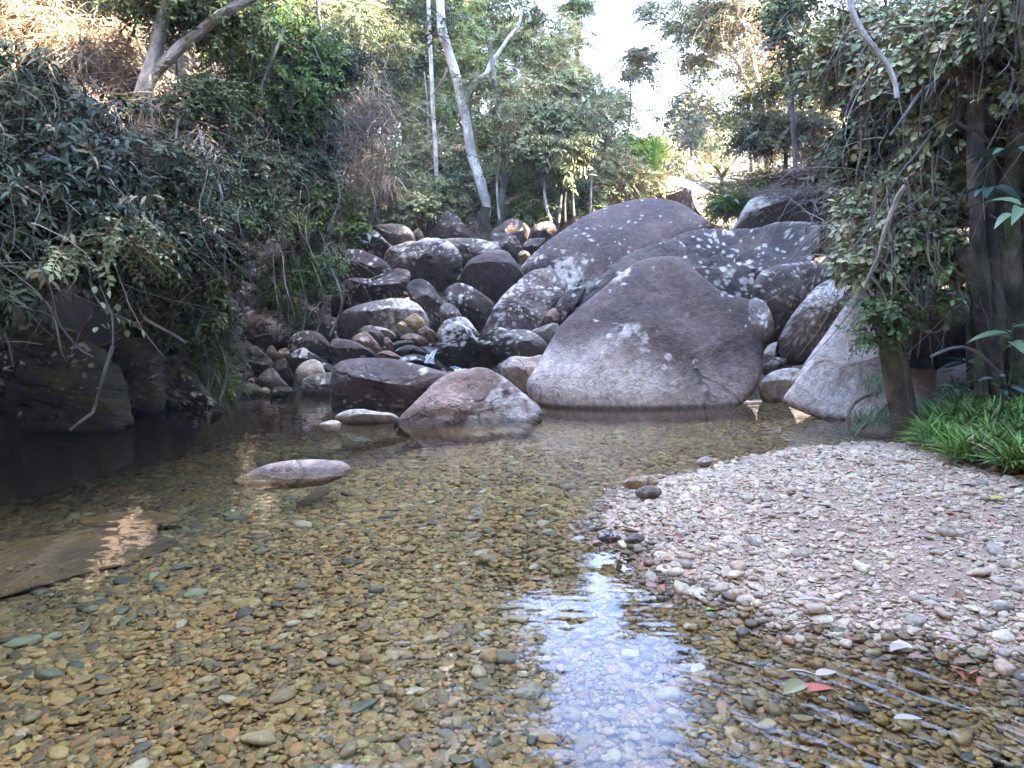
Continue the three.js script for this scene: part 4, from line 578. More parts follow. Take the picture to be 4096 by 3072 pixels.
function plant(name, label, cat, base, grp) { const p = Array.isArray(base) ? at(...base) : base; const g = group(name, [p.x, Math.max(groundAt(p.x, p.z) - 0.1, -0.9) < p.y ? p.y : p.y, p.z]); return tag(g, label, cat, grp); }
function wood(parent, name, list, D, r0, r1, tone = 'pale', o = {}) {   // radii in picture pixels at distance D
  const g = tube(path(list, D), r0 / FOC * D, r1 / FOC * D, { c1: barks[tone][0], c2: barks[tone][1], seed: seedOf(name + list.join()) % 97, s: r0 > 6 ? 16 : 7, ...o });
  if (parent !== scene) g.translate(-parent.position.x, -parent.position.y, -parent.position.z);
  return mesh(name, g, M.bark, parent);
}
const limb = (name, label, cat, list, D, r0, r1, tone, o) => tag(wood(scene, name, list, D, r0, r1, tone, o), label, cat);

// ---- added shade: mostly unseen crowns beside and behind the camera, forest up the valley
function canopy(label, list, n, pal, size = 1) {
  const g = tag(group('shade_canopy'), label, null, null, 'stuff'), r = rngOf(seedOf(label)), [p1, p2] = pals[pal], per = [[], [], []];
  const W = list.reduce((a, b) => a + b[3] * b[3], 0);
  for (let k = 0; k < n; k++) {
    let t = r() * W, b = list[0]; for (const q of list) { b = q; if ((t -= q[3] * q[3]) <= 0) break; }
    const u = r() * 2 - 1, a = r() * 6.283, s = Math.sqrt(1 - u * u), rad = 0.35 + 0.65 * Math.sqrt(r()), x = b[0] + Math.cos(a) * s * rad * b[3], y = b[1] + u * rad * b[3] * 0.8, z = b[2] + Math.sin(a) * s * rad * b[3];
    const c = r(), v = 0.7 + 0.6 * r(); EU.set(0.3 + (r() - 0.5) * 1.4, r() * 6.3, (r() - 0.5) * 1.4, 'YXZ'); MX.compose(V(x, y, z), Q.setFromEuler(EU), V(1, 1, 1).multiplyScalar(size * (0.7 + 0.7 * r())));
    per[Math.floor(r() * 3)].push([MX.clone(), new THREE.Color(lerp(p1[0], p2[0], c) * v, lerp(p1[1], p2[1], c) * v, lerp(p1[2], p2[2], c) * v)]);
  }
  per.forEach((l, i) => { const im = shade(new THREE.InstancedMesh(kinds.coarse[i], M.leaf, l.length)); im.name = 'crowns'; im.userData.kind = 'stuff'; g.add(im); l.forEach(([m, c], j) => { im.setMatrixAt(j, m); im.setColorAt(j, c); }); });
}
{
  const rr = rngOf(301), R = [], L = [], Bk = [];
  for (let z = 9; z > -13; z -= 2.2) { for (let k = 0; k < 4; k++) R.push([(z > -3 ? 5.6 : 7.4) + k * 2.3 + rr(), 7 + k * 2.0 + rr() * 2.2, z + (rr() - 0.5) * 1.5, 2.1 + rr() * 0.7]); R.push([(z > -3 ? 6 : 8.5) + rr(), 10.8 + rr() * 2.5, z, 2.2]); R.push([9.5 + rr(), 5 + rr(), z, 2.2]); }
  for (let z = 3; z > -12; z -= 2.6) R.push([7 + rr() * 1.5, 15.2 + rr() * 2, z, 1.8]);
  for (let z = 0; z > -10; z -= 2) R.push([6.8 + rr(), 12.6 + rr(), z, 1.9]);
  for (let z = -14; z > -26; z -= 2.6) for (let k = 0; k < 3; k++) R.push([11 + k * 2.4 + rr(), 18 + k * 2.2 + rr() * 2, z + (rr() - 0.5) * 2, 2.4 + rr() * 0.6]);
  for (let z = 8; z > -20; z -= 3) for (let k = 0; k < 2; k++) L.push([-6.8 - k * 3.5 - rr() * 1.5, 8 + k * 3.5 + rr() * 2.5, z, 2.2 + rr() * 0.8]);
  for (let x = -16; x < -0.6; x += 2.7) for (let k = 0; k < 4; k++) Bk.push([x + rr() * 1.2, 5 + k * 3.6 + rr() * 2, -24 - rr() * 7, 2.2 + rr() * 0.7]);
  Bk.push([-1.5, 13, -25, 2], [0.2, 12.2, -24, 1.3], [0.7, 16, -25, 1.5], [-1, 17.5, -25, 2.2], [-2.6, 10, -25, 2], [6.6, 10.5, -21, 1.7], [6.4, 14, -21, 1.8], [6.2, 17, -22, 2], [4.6, 18.5, -24, 1.5]);
  for (let x = 12; x < 19; x += 2.7) for (let k = 0; k < 3; k++) Bk.push([x + rr(), 6 + k * 3.4 + rr() * 2, -24 - rr() * 7, 2.2 + rr() * 0.7]);
  const F = []; for (let x = -15; x < 14; x += 2.8) for (let k = 0; k < 4; k++) F.push([x + rr() * 1.5, 1.5 + k * 3.3 + rr(), 5.5 + k * 1.2 + rr() * 2 - (Math.abs(x) > 6 ? 2 : 0), 2.5 + rr() * 0.6]);
  canopy('leafy forest standing downstream on both banks', F, 22000, 'mid');  // unseen crowns added behind the camera to block the front sky light
  canopy('tall leafy tree crowns over the right bank', R, 38000, 'mid');  // mostly unseen crowns, added and sized to keep the sun off the pool
  canopy('tall leafy tree crowns over the left bank', L, 10000, 'mid');  // unseen crowns set over the bank to cut its sky light
  canopy('high forest crowns closing the valley behind the boulders', Bk, 16000, 'grey', 0.8);
}

// ---- forest at the back, left of the bright gap
{
  let t = plant('leaning_tree', 'leaning pale barked tree with a forked trunk rising behind the boulder pile', 'tree', [486, 234, 16]);
  wood(t, 'trunk', [[486, 216], [487, 210], [482, 187], [472, 155], [466, 120], [461, 98], [455, 73], [447, 47], [442, 28], [440, -4], [436, -40]], 16, 4.8, 4.2, 'white', { lump: 0.35 });
  wood(t, 'stump', [[484, 242], [487, 230], [484, 220], [486, 207]], 15.98, 6, 4.4, 'brown', { lump: 0.9, flute: 0.5, s: 12, moss: 0.5 });
  wood(t, 'fork', [[464, 108], [466, 99], [471, 89], [479, 80], [487, 73], [491, 62], [498, 54], [510, 36], [518, 27], [522, 10]], 16, 2.8, 1.3, 'white');
  wood(t, 'limb', [[447, 68], [444, 78], [436, 90], [430, 98]], 16, 1.6, 0.8, 'straw');
  foliage(t, 'crown', [[432, 8, 16.9, 20], [520, 8, 16.5, 18], [508, 40, 16.6, 12]], 360, 'fine', 'mid', {});
  foliage(t, 'creeper', [[436, 26, 15.9, 8, 2]], 110, 'round', 'dark');
  t = plant('slender_tree', 'straight slender pale trunk left of the leaning tree', 'tree', [436, 190, 17.5]);
  wood(t, 'trunk', [[437, 205], [436, 158], [433, 111], [431, 63], [429, 16], [427, -30]], 16.3, 2.2, 1.8, 'white');
  foliage(t, 'crown', [[428, 5, 17.5, 24], [410, -8, 18, 22]], 420, 'fine', 'dark');
  t = plant('slender_tree', 'thin greyish tree just right of the leaning tree', 'tree', [501, 222, 15.8]);
  wood(t, 'trunk', [[501, 226], [502, 195], [504, 174], [502, 134], [498, 103], [493, 68], [490, 40]], 15.8, 3, 1.8, 'grey');
  wood(t, 'limb', [[503, 150], [512, 140], [523, 134], [528, 120]], 15.8, 1.2, 0.6, 'grey');
  foliage(t, 'crown', [[510, 105, 15.6, 26], [486, 80, 16, 20], [520, 140, 15.5, 20]], 420, 'fine', 'pale', { gap: 0.48 });
  t = plant('young_tree', 'young tree with a white bent stem and drooping pale leaves', 'tree', [550, 220, 15.5]);
  wood(t, 'trunk', [[551, 222], [546, 205], [544, 185], [545, 160], [548, 140]], 15.5, 1.7, 1.2, 'white');
  foliage(t, 'crown', [[548, 150, 15.3, 22], [543, 135, 15.5, 18], [556, 165, 15.4, 16]], 520, 'droop', 'pale', { size: 0.9, gap: 0.4 });
  t = plant('young_tree', 'young tree with twin upright grey stems at the forest edge', 'tree', [562, 221, 15.7]);
  wood(t, 'trunk', [[558, 223], [561, 195], [563, 170], [560, 140], [556, 118]], 15.7, 1.8, 1.1, 'grey');
  wood(t, 'trunk', [[565, 222], [565, 200], [568, 175], [571, 150]], 15.7, 1.2, 0.8, 'grey');
  wood(t, 'limb', [[567, 178], [577, 172], [584, 170], [589, 164]], 15.6, 0.9, 0.4, 'grey');
  foliage(t, 'crown', [[562, 118, 15.8, 24], [572, 140, 15.6, 20], [550, 112, 16, 18]], 560, 'droop', 'pale', { size: 0.85, gap: 0.42 });
  const trees = [
    ['dark tall tree at the upper left of the valley mouth', [[345, 25, 19, 36], [375, 60, 19.5, 34], [335, 80, 18.5, 30], [365, 5, 20, 36]], 1500, 'fine', 'dark', [[358, 170], [360, 90], [362, 20]]],
    ['dense dark tree behind the straight slender trunk', [[405, 45, 21, 34], [390, 95, 20, 32], [420, 95, 21, 28], [408, 10, 22, 34]], 1500, 'fine', 'dark', [[405, 190], [404, 100], [406, 20]]],
    ['leafy tree filling the gap between the slender and the leaning trunks', [[468, 35, 21, 30], [478, 70, 20, 28], [450, 95, 20, 24], [475, 5, 22, 30]], 1200, 'fine', 'mid', [[468, 190], [470, 100], [472, 20]]],
    ['tall light green tree at the centre of the forest edge', [[530, 50, 22, 36], [555, 35, 23, 34], [520, 90, 21, 30], [545, 85, 21.5, 32], [565, 68, 22.5, 26]], 2300, 'fine', 'pale', [[540, 200], [541, 110], [543, 30]]],
    ['slim tree with a bare upper trunk against the sky', [[577, 10, 24, 15], [585, 38, 24, 14], [570, 30, 24, 16]], 420, 'fine', 'mid', [[582, 190], [579, 100], [577, 40], [578, -10]]],
    ['rounded light tree at the left edge of the bright gap', [[592, 95, 22, 32], [605, 120, 21, 28], [580, 125, 21, 28], [615, 95, 22, 20]], 1500, 'fine', 'grey', [[597, 200], [596, 140], [594, 90]]],
    ['yellow green tree leaning into the bright gap', [[625, 142, 21, 22], [642, 150, 20.5, 18], [612, 150, 20.5, 22]], 900, 'fine', 'lime', [[618, 190], [624, 160], [632, 135]]],
  ];
  for (const [label, blobs, n, kind, pal, trunk] of trees) {
    const D = blobs[0][2] + 0.4, s = plant('forest_tree', label, 'tree', [trunk[0][0], trunk[0][1] + 20, D]);
    wood(s, 'trunk', [[trunk[0][0], trunk[0][1] + 25], ...trunk], D, 3.2, 2, 'grey');
    foliage(s, 'crown', blobs, Math.round(n * 2), kind, pal, { sere: 0.07, light: 1.8, gap: 0.46 });
  }
  const shrubs = [
    ['grey green shrub at the foot of the twig curtain', [[350, 195, 15, 30, 0.9], [375, 185, 15.5, 28, 0.9]], 900, 'fine', 'dark'],
    ['bushy grey green shrub left of the slender trunk', [[400, 165, 17, 32, 0.9], [390, 200, 16, 24, 0.8], [415, 190, 16.3, 26]], 1200, 'fine', 'grey'],
    ['thick shrub between the slender and the leaning trunks', [[450, 160, 17, 30, 1], [440, 195, 16.5, 26], [465, 190, 16.8, 22]], 1100, 'fine', 'grey'],
    ['pale leaved shrub above the mossy boulder', [[400, 218, 15.4, 16, 0.6], [418, 208, 15.5, 18]], 420, 'round', 'pale'],
    ['low bush behind the foot of the leaning tree', [[510, 190, 16.8, 26, 1.1], [523, 205, 16.4, 22, 0.9]], 900, 'fine', 'mid'],
    ['dark undergrowth bush behind the young trees', [[545, 195, 17, 26, 0.9], [570, 190, 17.2, 24, 0.9], [583, 205, 16.8, 18]], 1000, 'fine', 'dark'],
    ['brownish green bush right of the young trees', [[600, 165, 18.5, 28, 0.9], [622, 178, 18.6, 24, 0.8]], 1000, 'fine', 'grey'],
    ['low light bush above the far left boulders of the gap', [[645, 180, 20, 18, 0.7], [630, 190, 19.5, 14, 0.6]], 420, 'fine', 'pale'],
    ['leafy bush under the mid valley trees', [[530, 140, 18.5, 30, 1], [500, 130, 19, 24, 1]], 1000, 'fine', 'grey'],
    ['bush in the middle of the back slope', [[430, 125, 19, 26, 1], [468, 130, 18.5, 22, 1]], 800, 'fine', 'mid'],
  ];
  for (const [label, blobs, n, kind, pal] of shrubs) { const s = plant('shrub', label, 'shrub', [blobs[0][0], blobs[0][1] + blobs[0][3], blobs[0][2]]); for (let k = -2; k < 3; k++) wood(s, 'stem', [[blobs[0][0] + k * 4, blobs[0][1] + 28], [blobs[0][0] + k * 7, blobs[0][1] + 4], [blobs[0][0] + k * 10, blobs[0][1] - 20]], blobs[0][2], 0.8, 0.4, 'grey'); foliage(s, 'foliage', blobs, Math.round(n * 2), kind, pal, { sere: 0.1, gap: 0.46, light: 1.8 }); }
  { const r = rngOf(88); for (let k = 0; k < 16; k++) { const x = 345 + k * 18.5 + r() * 10, D = 16.5 + r() * 3, y = 215 - r() * 8, h = 60 + r() * 90, q = plant('slim_stem', 'slim pale stem standing among the shrubs of the back forest', 'sapling', [x, y, D], 'slim stems in the back forest'); wood(q, 'stem', [[x, y + 6], [x + (r() - 0.5) * 8, y - h * 0.4], [x + (r() - 0.5) * 14, y - h * 0.75], [x + (r() - 0.5) * 18, y - h]], D - 0.9, 1.0 + r() * 0.7, 0.6, k % 3 ? 'pale' : 'grey'); foliage(q, 'leaves', [[x, y - h * 0.8, D - 0.9, 12, 0.8]], 26, 'fine', 'grey', { gap: 0.3, light: 1.3 }); } }
  let s = plant('twig_curtain', 'grey curtain of bare hanging twigs left of the slender trunk', 'bare shrub', [355, 215, 13.6]);
  foliage(s, 'twigs', [[350, 120, 13.6, 26, 1.6, 0.7], [365, 150, 13.8, 26, 1.5, 0.7], [345, 175, 13.4, 22, 1.3, 0.7], [380, 120, 14, 16, 1.4, 0.7]], 420, 'twigs', 'wood', { gap: 0.3, light: 0.6 });
  for (let k = 0; k < 9; k++) wood(s, 'stem', [[335 + k * 6, 40 + k * 4], [338 + k * 5, 90], [334 + k * 6.5, 140], [340 + k * 5, 190], [338 + k * 5.5, 215]], 13.4 + k * 0.08, 0.9, 0.5, 'vine', { lump: 0.5 });
  limb('liana', 'thick dark liana hanging in a bend over the grey twig curtain', 'liana', [[318, -4], [320, 28], [325, 45], [332, 63], [346, 74], [354, 84], [362, 98]], 13.2, 2.4, 1.2, 'vine');
  s = plant('dead_frond', 'clump of hanging dead straw coloured leaves at the back of the pile', 'dead leaves', [378, 185, 15]); foliage(s, 'fronds', [[378, 185, 14.9, 10, 1.3], [368, 175, 15, 8, 1]], 60, 'strap', 'straw', { gap: 0 });
}

// ---- right of the gap
{
  const list = [
    ['airy tree with sunny leaves arching over the bright gap', [[695, 25, 17, 34, 0.6], [730, 22, 16, 34, 0.7], [665, 12, 18, 28, 0.6], [645, 46, 18, 16], [700, 55, 17.5, 18, 0.6]], 1800, 'fine', 'pale', [[770, 190], [758, 120], [735, 60], [705, 35]]],
    ['tree with dark clustered leaves in front of the bright slope', [[760, 92, 16, 20, 0.7], [742, 118, 16, 12, 0.6], [780, 80, 15.5, 20]], 520, 'fine', 'mid', [[752, 195], [751, 150], [748, 100]]],
    ['spreading tree above the needle strewn boulder', [[785, 125, 14.5, 28, 0.7], [755, 142, 15, 18, 0.6], [812, 140, 14, 22]], 900, 'fine', 'grey', [[785, 200], [786, 150], [790, 100]]],
    ['dark trunked tree at the top right of the bright gap', [[800, 40, 13.5, 32, 0.8], [825, 80, 13, 28], [780, 10, 14, 28]], 1000, 'round', 'mid', [[796, 190], [792, 101], [789, 42], [790, -10]]],
  ];
  for (const [label, blobs, n, kind, pal, trunk] of list) { const D = blobs[0][2] + 0.3, s = plant('bank_tree', label, 'tree', [trunk[0][0], trunk[0][1], D]); wood(s, 'trunk', [[trunk[0][0], trunk[0][1] + 15], ...trunk], D, 3, 1.4, 'grey'); foliage(s, 'crown', blobs, n, kind, pal, { gap: 0.5, freq: 1.9, sere: 0.12 }); }
  for (const [label, blobs, n, kind, pal] of [['sunny hazy tree filling the upper right of the bright gap', [[770, 25, 19, 36, 0.7], [735, 45, 20, 22, 0.6], [800, 60, 18, 30, 0.8]], 900, 'fine', 'pale'], ['low sunny tree on the slope above the upper right boulder', [[800, 110, 17, 34, 0.9], [770, 150, 17.5, 24, 0.7], [830, 150, 15, 24, 0.8]], 1000, 'fine', 'pale'], ['tall hazy sunlit trees veiling the bright gap', [[695, 80, 32, 26, 0.9], [722, 108, 32, 26, 1], [668, 108, 33, 20, 1], [640, 72, 30, 13, 0.8], [738, 62, 30, 24, 0.9], [690, 130, 31, 20, 0.8]], 1500, 'broad', 'dark'], ['distant sunny treetop at the end of the bright gap', [[665, 165, 34, 16, 0.6], [690, 172, 36, 14, 0.5], [712, 140, 38, 18, 1.2], [690, 118, 37, 16, 1.3], [668, 140, 35, 12, 1.2]], 520, 'coarse', 'pale']]) { const D = blobs[0][2], q = plant('bank_tree', label, 'tree', [blobs[0][0], blobs[0][1] + 60, D]); wood(q, 'trunk', [[blobs[0][0] - 4, blobs[0][1] + 80], [blobs[0][0], blobs[0][1] + 30], [blobs[0][0] + 3, blobs[0][1]]], D + 0.2, 1.8, 1, 'pale'); foliage(q, 'crown', blobs, n, kind, pal, { gap: 0.46, sere: 0.15, light: 1.3 }); }
  let s = plant('white_tree', 'white sunlit broken trunk right of the bright gap', 'tree', [762, 150, 16.5]);
  wood(s, 'trunk', [[764, 160], [762, 95], [758, 82], [755, 73], [751, 54], [746, 40], [743, 28]], 16.5, 3.2, 2.4, 'white');
  s = plant('twig_curtain', 'pale dry twigs hanging above the bright gap at the top right', 'bare shrub', [740, 60, 15.5]); foliage(s, 'twigs', [[745, 12, 15.5, 30, 0.6], [775, 30, 15, 24, 0.8], [752, 52, 15.2, 16, 0.7]], 170, 'twigs', 'straw', { gap: 0.3 });
  const low = [
    ['low sunny bush left of the needle strewn boulder', [[755, 178, 16, 20, 0.6], [725, 186, 17, 14, 0.5]], 420, 'fine', 'grey'],
    ['dry leaved bush on top of the upper right boulder', [[790, 180, 14.3, 26, 0.5], [820, 175, 13.5, 22, 0.6]], 520, 'fine', 'dry'],
    ['green bush between the high slab and the needle strewn boulder', [[735, 205, 14.8, 18, 0.8], [755, 195, 14.6, 14]], 420, 'fine', 'lime'],
  ];
  for (const [label, blobs, n, kind, pal] of low) { s = plant('shrub', label, 'shrub', [blobs[0][0], blobs[0][1] + 14, blobs[0][2]]); foliage(s, 'foliage', blobs, n, kind, pal, { gap: 0.44 }); }
  // strap leaved plant and palm seedlings
  const blade = leafGeo(1, 0.1, 0.3, 0.3, 5), paint = (k) => new THREE.MeshPhysicalMaterial({ color: new THREE.Color(...k), roughness: 0.45, side: THREE.DoubleSide });
  const bright = paint([.10, .26, .025]), dull = paint([.045, .085, .03]), blue = paint([.045, .085, .055]), light = paint([.11, .16, .06]);
  function rosette(name, label, cat, p, n, len, wid, mat, o = {}) {
    const g = plant(name, label, cat, p), r = rngOf(seedOf(label)), L = leafGeo(len, wid, o.droop ?? 0.45, 0.35, 5);
    if (o.stem) { const b = g.position; mesh('stem', tube([V(0, -o.stem, 0), V(0.02, -o.stem * 0.5, 0.01), V(0, 0.01, 0)], 0.008, 0.005, { c1: [.1, .12, .05], c2: [.06, .07, .03], s: 6, n: 6 }), M.bark, g); }
    for (let k = 0; k < n; k++) { const m = mesh('leaf', L, k % 4 === 3 && o.mat2 ? o.mat2 : mat, g); m.rotation.set(-(o.rise ?? 0.5) * (0.3 + r()), k * 2.4 + r() * 0.5, (r() - 0.5) * 0.6, 'YXZ'); m.scale.setScalar(0.7 + 0.5 * r()); m.position.y = -(o.stem ?? 0) * 0.3 * r(); }
    return g;
  }
  rosette('strap_plant', 'bright green upright strap leaved plant at the bottom of the bright gap', 'plant', [655, 172, 20], 12, 0.8, 0.08, bright, { rise: 1.4, droop: 0.2, mat2: dull });
  rosette('young_palm', 'small palm with drooping fronds left of the needle strewn boulder', 'palm', [730, 205, 14.4], 14, 0.55, 0.07, light, { rise: 0.9, droop: 0.8, mat2: dull });
  rosette('young_palm', 'small palm with one yellow green frond above the ribbed slab', 'palm', [722, 180, 15.2], 9, 0.5, 0.09, light, { rise: 0.9, droop: 0.5, mat2: dull });
  rosette('boulder_plant', 'small blue green leafy plant growing on a boulder at the upper left of the pile', 'plant', [372, 247, 12.7], 14, 0.3, 0.07, blue, { rise: 0.9, droop: 0.4 });
  rosette('sapling', 'sapling with long glossy leaves at the right edge beside the great trunk', 'plant', [1012, 326, 5.2], 10, 0.24, 0.062, light, { stem: 0.5, mat2: blue });
  rosette('sapling', 'low sapling with broad blue green leaves above the grass', 'plant', [1001, 378, 5.3], 9, 0.22, 0.065, blue, { stem: 0.3 });
  rosette('sapling', 'leafy sapling beside the mossy rock behind the stump', 'plant', [966, 362, 6.3], 9, 0.2, 0.05, blue, { stem: 0.3 });
  rosette('sapling', 'blue green seedling between the stump and the great trunk', 'plant', [955, 385, 6.0], 8, 0.15, 0.035, dull, { stem: 0.2 });
  rosette('large_leaf_plant', 'plant with large hanging pale blades at the right picture edge', 'plant', [1022, 205, 4.9], 7, 0.3, 0.085, light, { droop: 0.7, stem: 0.3 });
  rosette('large_leaf_plant', 'spreading blue green hand shaped leaves hanging in front of the great trunk', 'plant', [988, 188, 5.4], 9, 0.2, 0.075, blue, { droop: 0.5, rise: 0.1 });
  rosette('large_leaf_plant', 'dark hand shaped leaves high at the right picture edge', 'plant', [1010, 150, 5.2], 9, 0.22, 0.08, dull, { droop: 0.4, rise: 0.2 });
}

// ---- right bank: great trunk, stump, vines
{
  let t = plant('great_tree', 'great dark fluted trunk wrapped in roots at the right edge', 'tree', [1000, 404, 6.4]);
  wood(t, 'trunk', [[1002, 430], [1003, 360], [1003, 280], [1000, 200], [998, 110], [996, 40], [994, -60]], 6.6, 32, 24, 'brown', { s: 30, flute: 0.5, lump: 0.3, step: 0.05, moss: 0.4 });
  const roots = [[[962, 247], [970, 270], [975, 283], [984, 329], [992, 360], [1000, 396]], [[978, 60], [974, 150], [978, 240], [983, 320], [981, 395]], [[1010, 20], [1016, 120], [1010, 220], [1014, 320], [1020, 400]], [[990, 90], [988, 180], [993, 260], [997, 330], [994, 400]], [[969, 76], [964, 92], [959, 106], [953, 122], [947, 137], [944, 160]], [[1022, -5], [1018, 60], [1024, 130], [1028, 210]]];
  roots.forEach((p, i) => wood(t, 'root', p, 6.05 + 0.05 * i, [9, 8, 10, 7, 6, 8][i], [6, 8, 10, 7, 3, 7][i], 'brown', { s: 14, flute: 0.6, lump: 0.8, moss: 0.5, step: 0.04 }));
  wood(t, 'branch', [[955, 121], [962, 127], [972, 128], [980, 132], [986, 140], [990, 145]], 5.9, 2.5, 1.6, 'brown');
  t = plant('leaning_stump', 'leaning dark broken trunk standing at the edge of the gravel bar', 'tree trunk', [907, 441, 6.2]);
  wood(t, 'trunk', [[908, 448], [904, 425], [899, 395], [893, 362], [886, 335], [878, 315], [868, 300]], 6.2, 14.5, 8, 'brown', { s: 22, flute: 0.35, lump: 0.25, step: 0.03, moss: 0.25 });
  wood(t, 'branch', [[880, 322], [872, 306], [866, 300], [863, 290]], 6.1, 4, 2, 'vine');
  foliage(t, 'creeper', [[888, 308, 6.0, 18, 0.9, 0.8], [872, 332, 6.0, 9, 1]], 120, 'round', 'mid', { size: 0.75 });
  const vines = [
    ['curtain of round leaved vines above the leaning stump', [[892, 215, 6.7, 36, 1], [908, 250, 6.6, 34, 0.9], [925, 200, 6.9, 40, 1], [882, 262, 6.5, 18, 0.8]], 2900, 'round', 'grey'],
    ['dark vine mass under the white dead branch', [[878, 160, 7.2, 30, 1], [868, 185, 7.4, 22, 0.9], [890, 140, 7.2, 34]], 1500, 'round', 'dark'],
    ['hanging vines at the top right beside the white dead branch', [[910, 30, 7, 46, 1], [890, 85, 7.2, 38, 1], [930, 90, 7, 42, 1], [858, 35, 7.4, 32], [850, 85, 7.6, 22]], 2900, 'round', 'grey'],
    ['vine curtain hanging down in front of the great trunk', [[955, 40, 6.4, 44, 1.1], [950, 120, 6.6, 38, 1.2], [936, 180, 6.6, 30, 1], [975, 30, 6, 22]], 1700, 'round', 'grey'],
    ['light sprays of vine leaves at the top right corner', [[1005, 20, 6, 30, 1], [1015, 90, 6, 22, 1.3]], 620, 'round', 'pale'],
    ['leafy vines trailing over the pale capped boulder', [[872, 235, 8.4, 18, 1], [890, 235, 7.6, 20]], 420, 'broad', 'mid'],
    ['vines hanging above the mossy rock beside the great trunk', [[938, 262, 6.4, 22, 1], [925, 290, 6.3, 14, 1]], 330, 'round', 'mid'],
  ];
  for (const [label, blobs, n, kind, pal] of vines) { const s = plant('vine_curtain', label, 'vines', [blobs[0][0], blobs[0][1], blobs[0][2]]); foliage(s, 'foliage', blobs, n, kind, pal, { size: 0.84, gap: 0.49, freq: 2.0, sere: 0.09, light: 1.9 }); foliage(s, 'twigs', blobs, Math.round(n / 20), 'twigs', 'wood', { gap: 0, size: 0.9 }); const r = rngOf(n); for (let k = 0; k < 13; k++) { const b = blobs[k % blobs.length], x = b[0] + (r() - 0.5) * b[3] * 1.4, y = b[1] - b[3]; wood(s, 'stem', [[x, y], [x + (r() - 0.5) * 14, y + b[3] * 0.8], [x + (r() - 0.5) * 16, y + b[3] * 1.6], [x + (r() - 0.5) * 22, y + b[3] * 2.4]], b[2] - 0.3 - 0.3 * r(), 0.5 + 0.8 * r(), 0.4, k % 2 ? 'vine' : 'straw', { lump: 0.5 }); } }
  let s = plant('dead_branch', 'white sunlit dead branch curving down at the top right', 'dead branch', [875, 50, 5.6]);
  wood(s, 'branch', [[850, -4], [852, 12], [858, 25], [870, 44], [883, 59], [889, 68], [893, 78], [896, 88], [897, 98]], 5.6, 3.4, 2.2, 'white');
  for (const p of [[[871, 46], [866, 60], [860, 74], [852, 88], [845, 100]], [[884, 60], [874, 68], [869, 78], [868, 92], [871, 108], [869, 114]], [[859, 27], [848, 32], [842, 38], [838, 50]], [[853, 14], [846, 12], [830, 6], [818, 2]], [[868, 42], [860, 56], [857, 70], [866, 100]]]) wood(s, 'twig', p, 5.6, 1.1, 0.5, 'straw');
  s = plant('dead_branch', 'pale broken branch leaning from the vines to the leaning stump', 'dead branch', [886, 227, 5.9]);
  wood(s, 'branch', [[905, 187], [900, 192], [894, 207], [886, 227], [879, 253], [872, 270], [865, 287]], 5.9, 3.2, 1.6, 'straw');
  for (const p of [[[878, 258], [890, 270], [908, 291], [916, 300], [924, 311]], [[869, 276], [879, 285], [886, 302], [895, 325]], [[889, 225], [888, 250], [885, 262]], [[866, 286], [873, 296]]]) wood(s, 'twig', p, 5.88, 1.1, 0.6, 'straw');
  limb('dead_branch', 'grey slanting branch crossing the vine curtain', 'dead branch', [[934, 84], [923, 90], [910, 108], [900, 122], [890, 136]], 6.1, 2.4, 1.2, 'grey');
  limb('liana', 'long thin liana slanting across the right vines', 'liana', [[932, 132], [918, 152], [904, 168], [890, 190], [872, 222], [852, 250]], 6.0, 1.1, 0.8, 'vine');
  limb('liana', 'thin pale liana arching over the ribbed slab from the right bank', 'liana', [[884, 238], [866, 240], [850, 244], [835, 252], [822, 268]], 6.6, 1, 0.7, 'straw');
  limb('liana', 'curved stem arching over the sapling behind the stump', 'liana', [[930, 357], [940, 352], [952, 348], [962, 347], [970, 349], [980, 355], [988, 362], [997, 371]], 5.8, 1.8, 1.6, 'grey');
  limb('root', 'hoop shaped pale root standing in the water beside the grey slab', 'root', [[872, 394], [866, 396], [856, 401], [850, 409], [848, 418], [848, 427], [851, 433], [855, 436]], 6.35, 2, 2, 'straw');
  limb('dead_branch', 'short pale stick leaning beside the hoop shaped root', 'dead branch', [[856, 436], [862, 429], [872, 419], [880, 411], [887, 404]], 6.3, 1.8, 1.8, 'straw');
  for (const [label, x, y, D] of [['thin upright root left of the mossy rock', 905, 352, 6.6], ['thin upright root close behind the stump', 912, 350, 6.7], ['thin bent root against the mossy rock', 920, 348, 6.8]]) limb('root', label, 'root', [[x, y - 60], [x + 3, y - 30], [x, y - 8], [x - 3, y + 10]], D, 1.4, 1.2, 'grey');
}
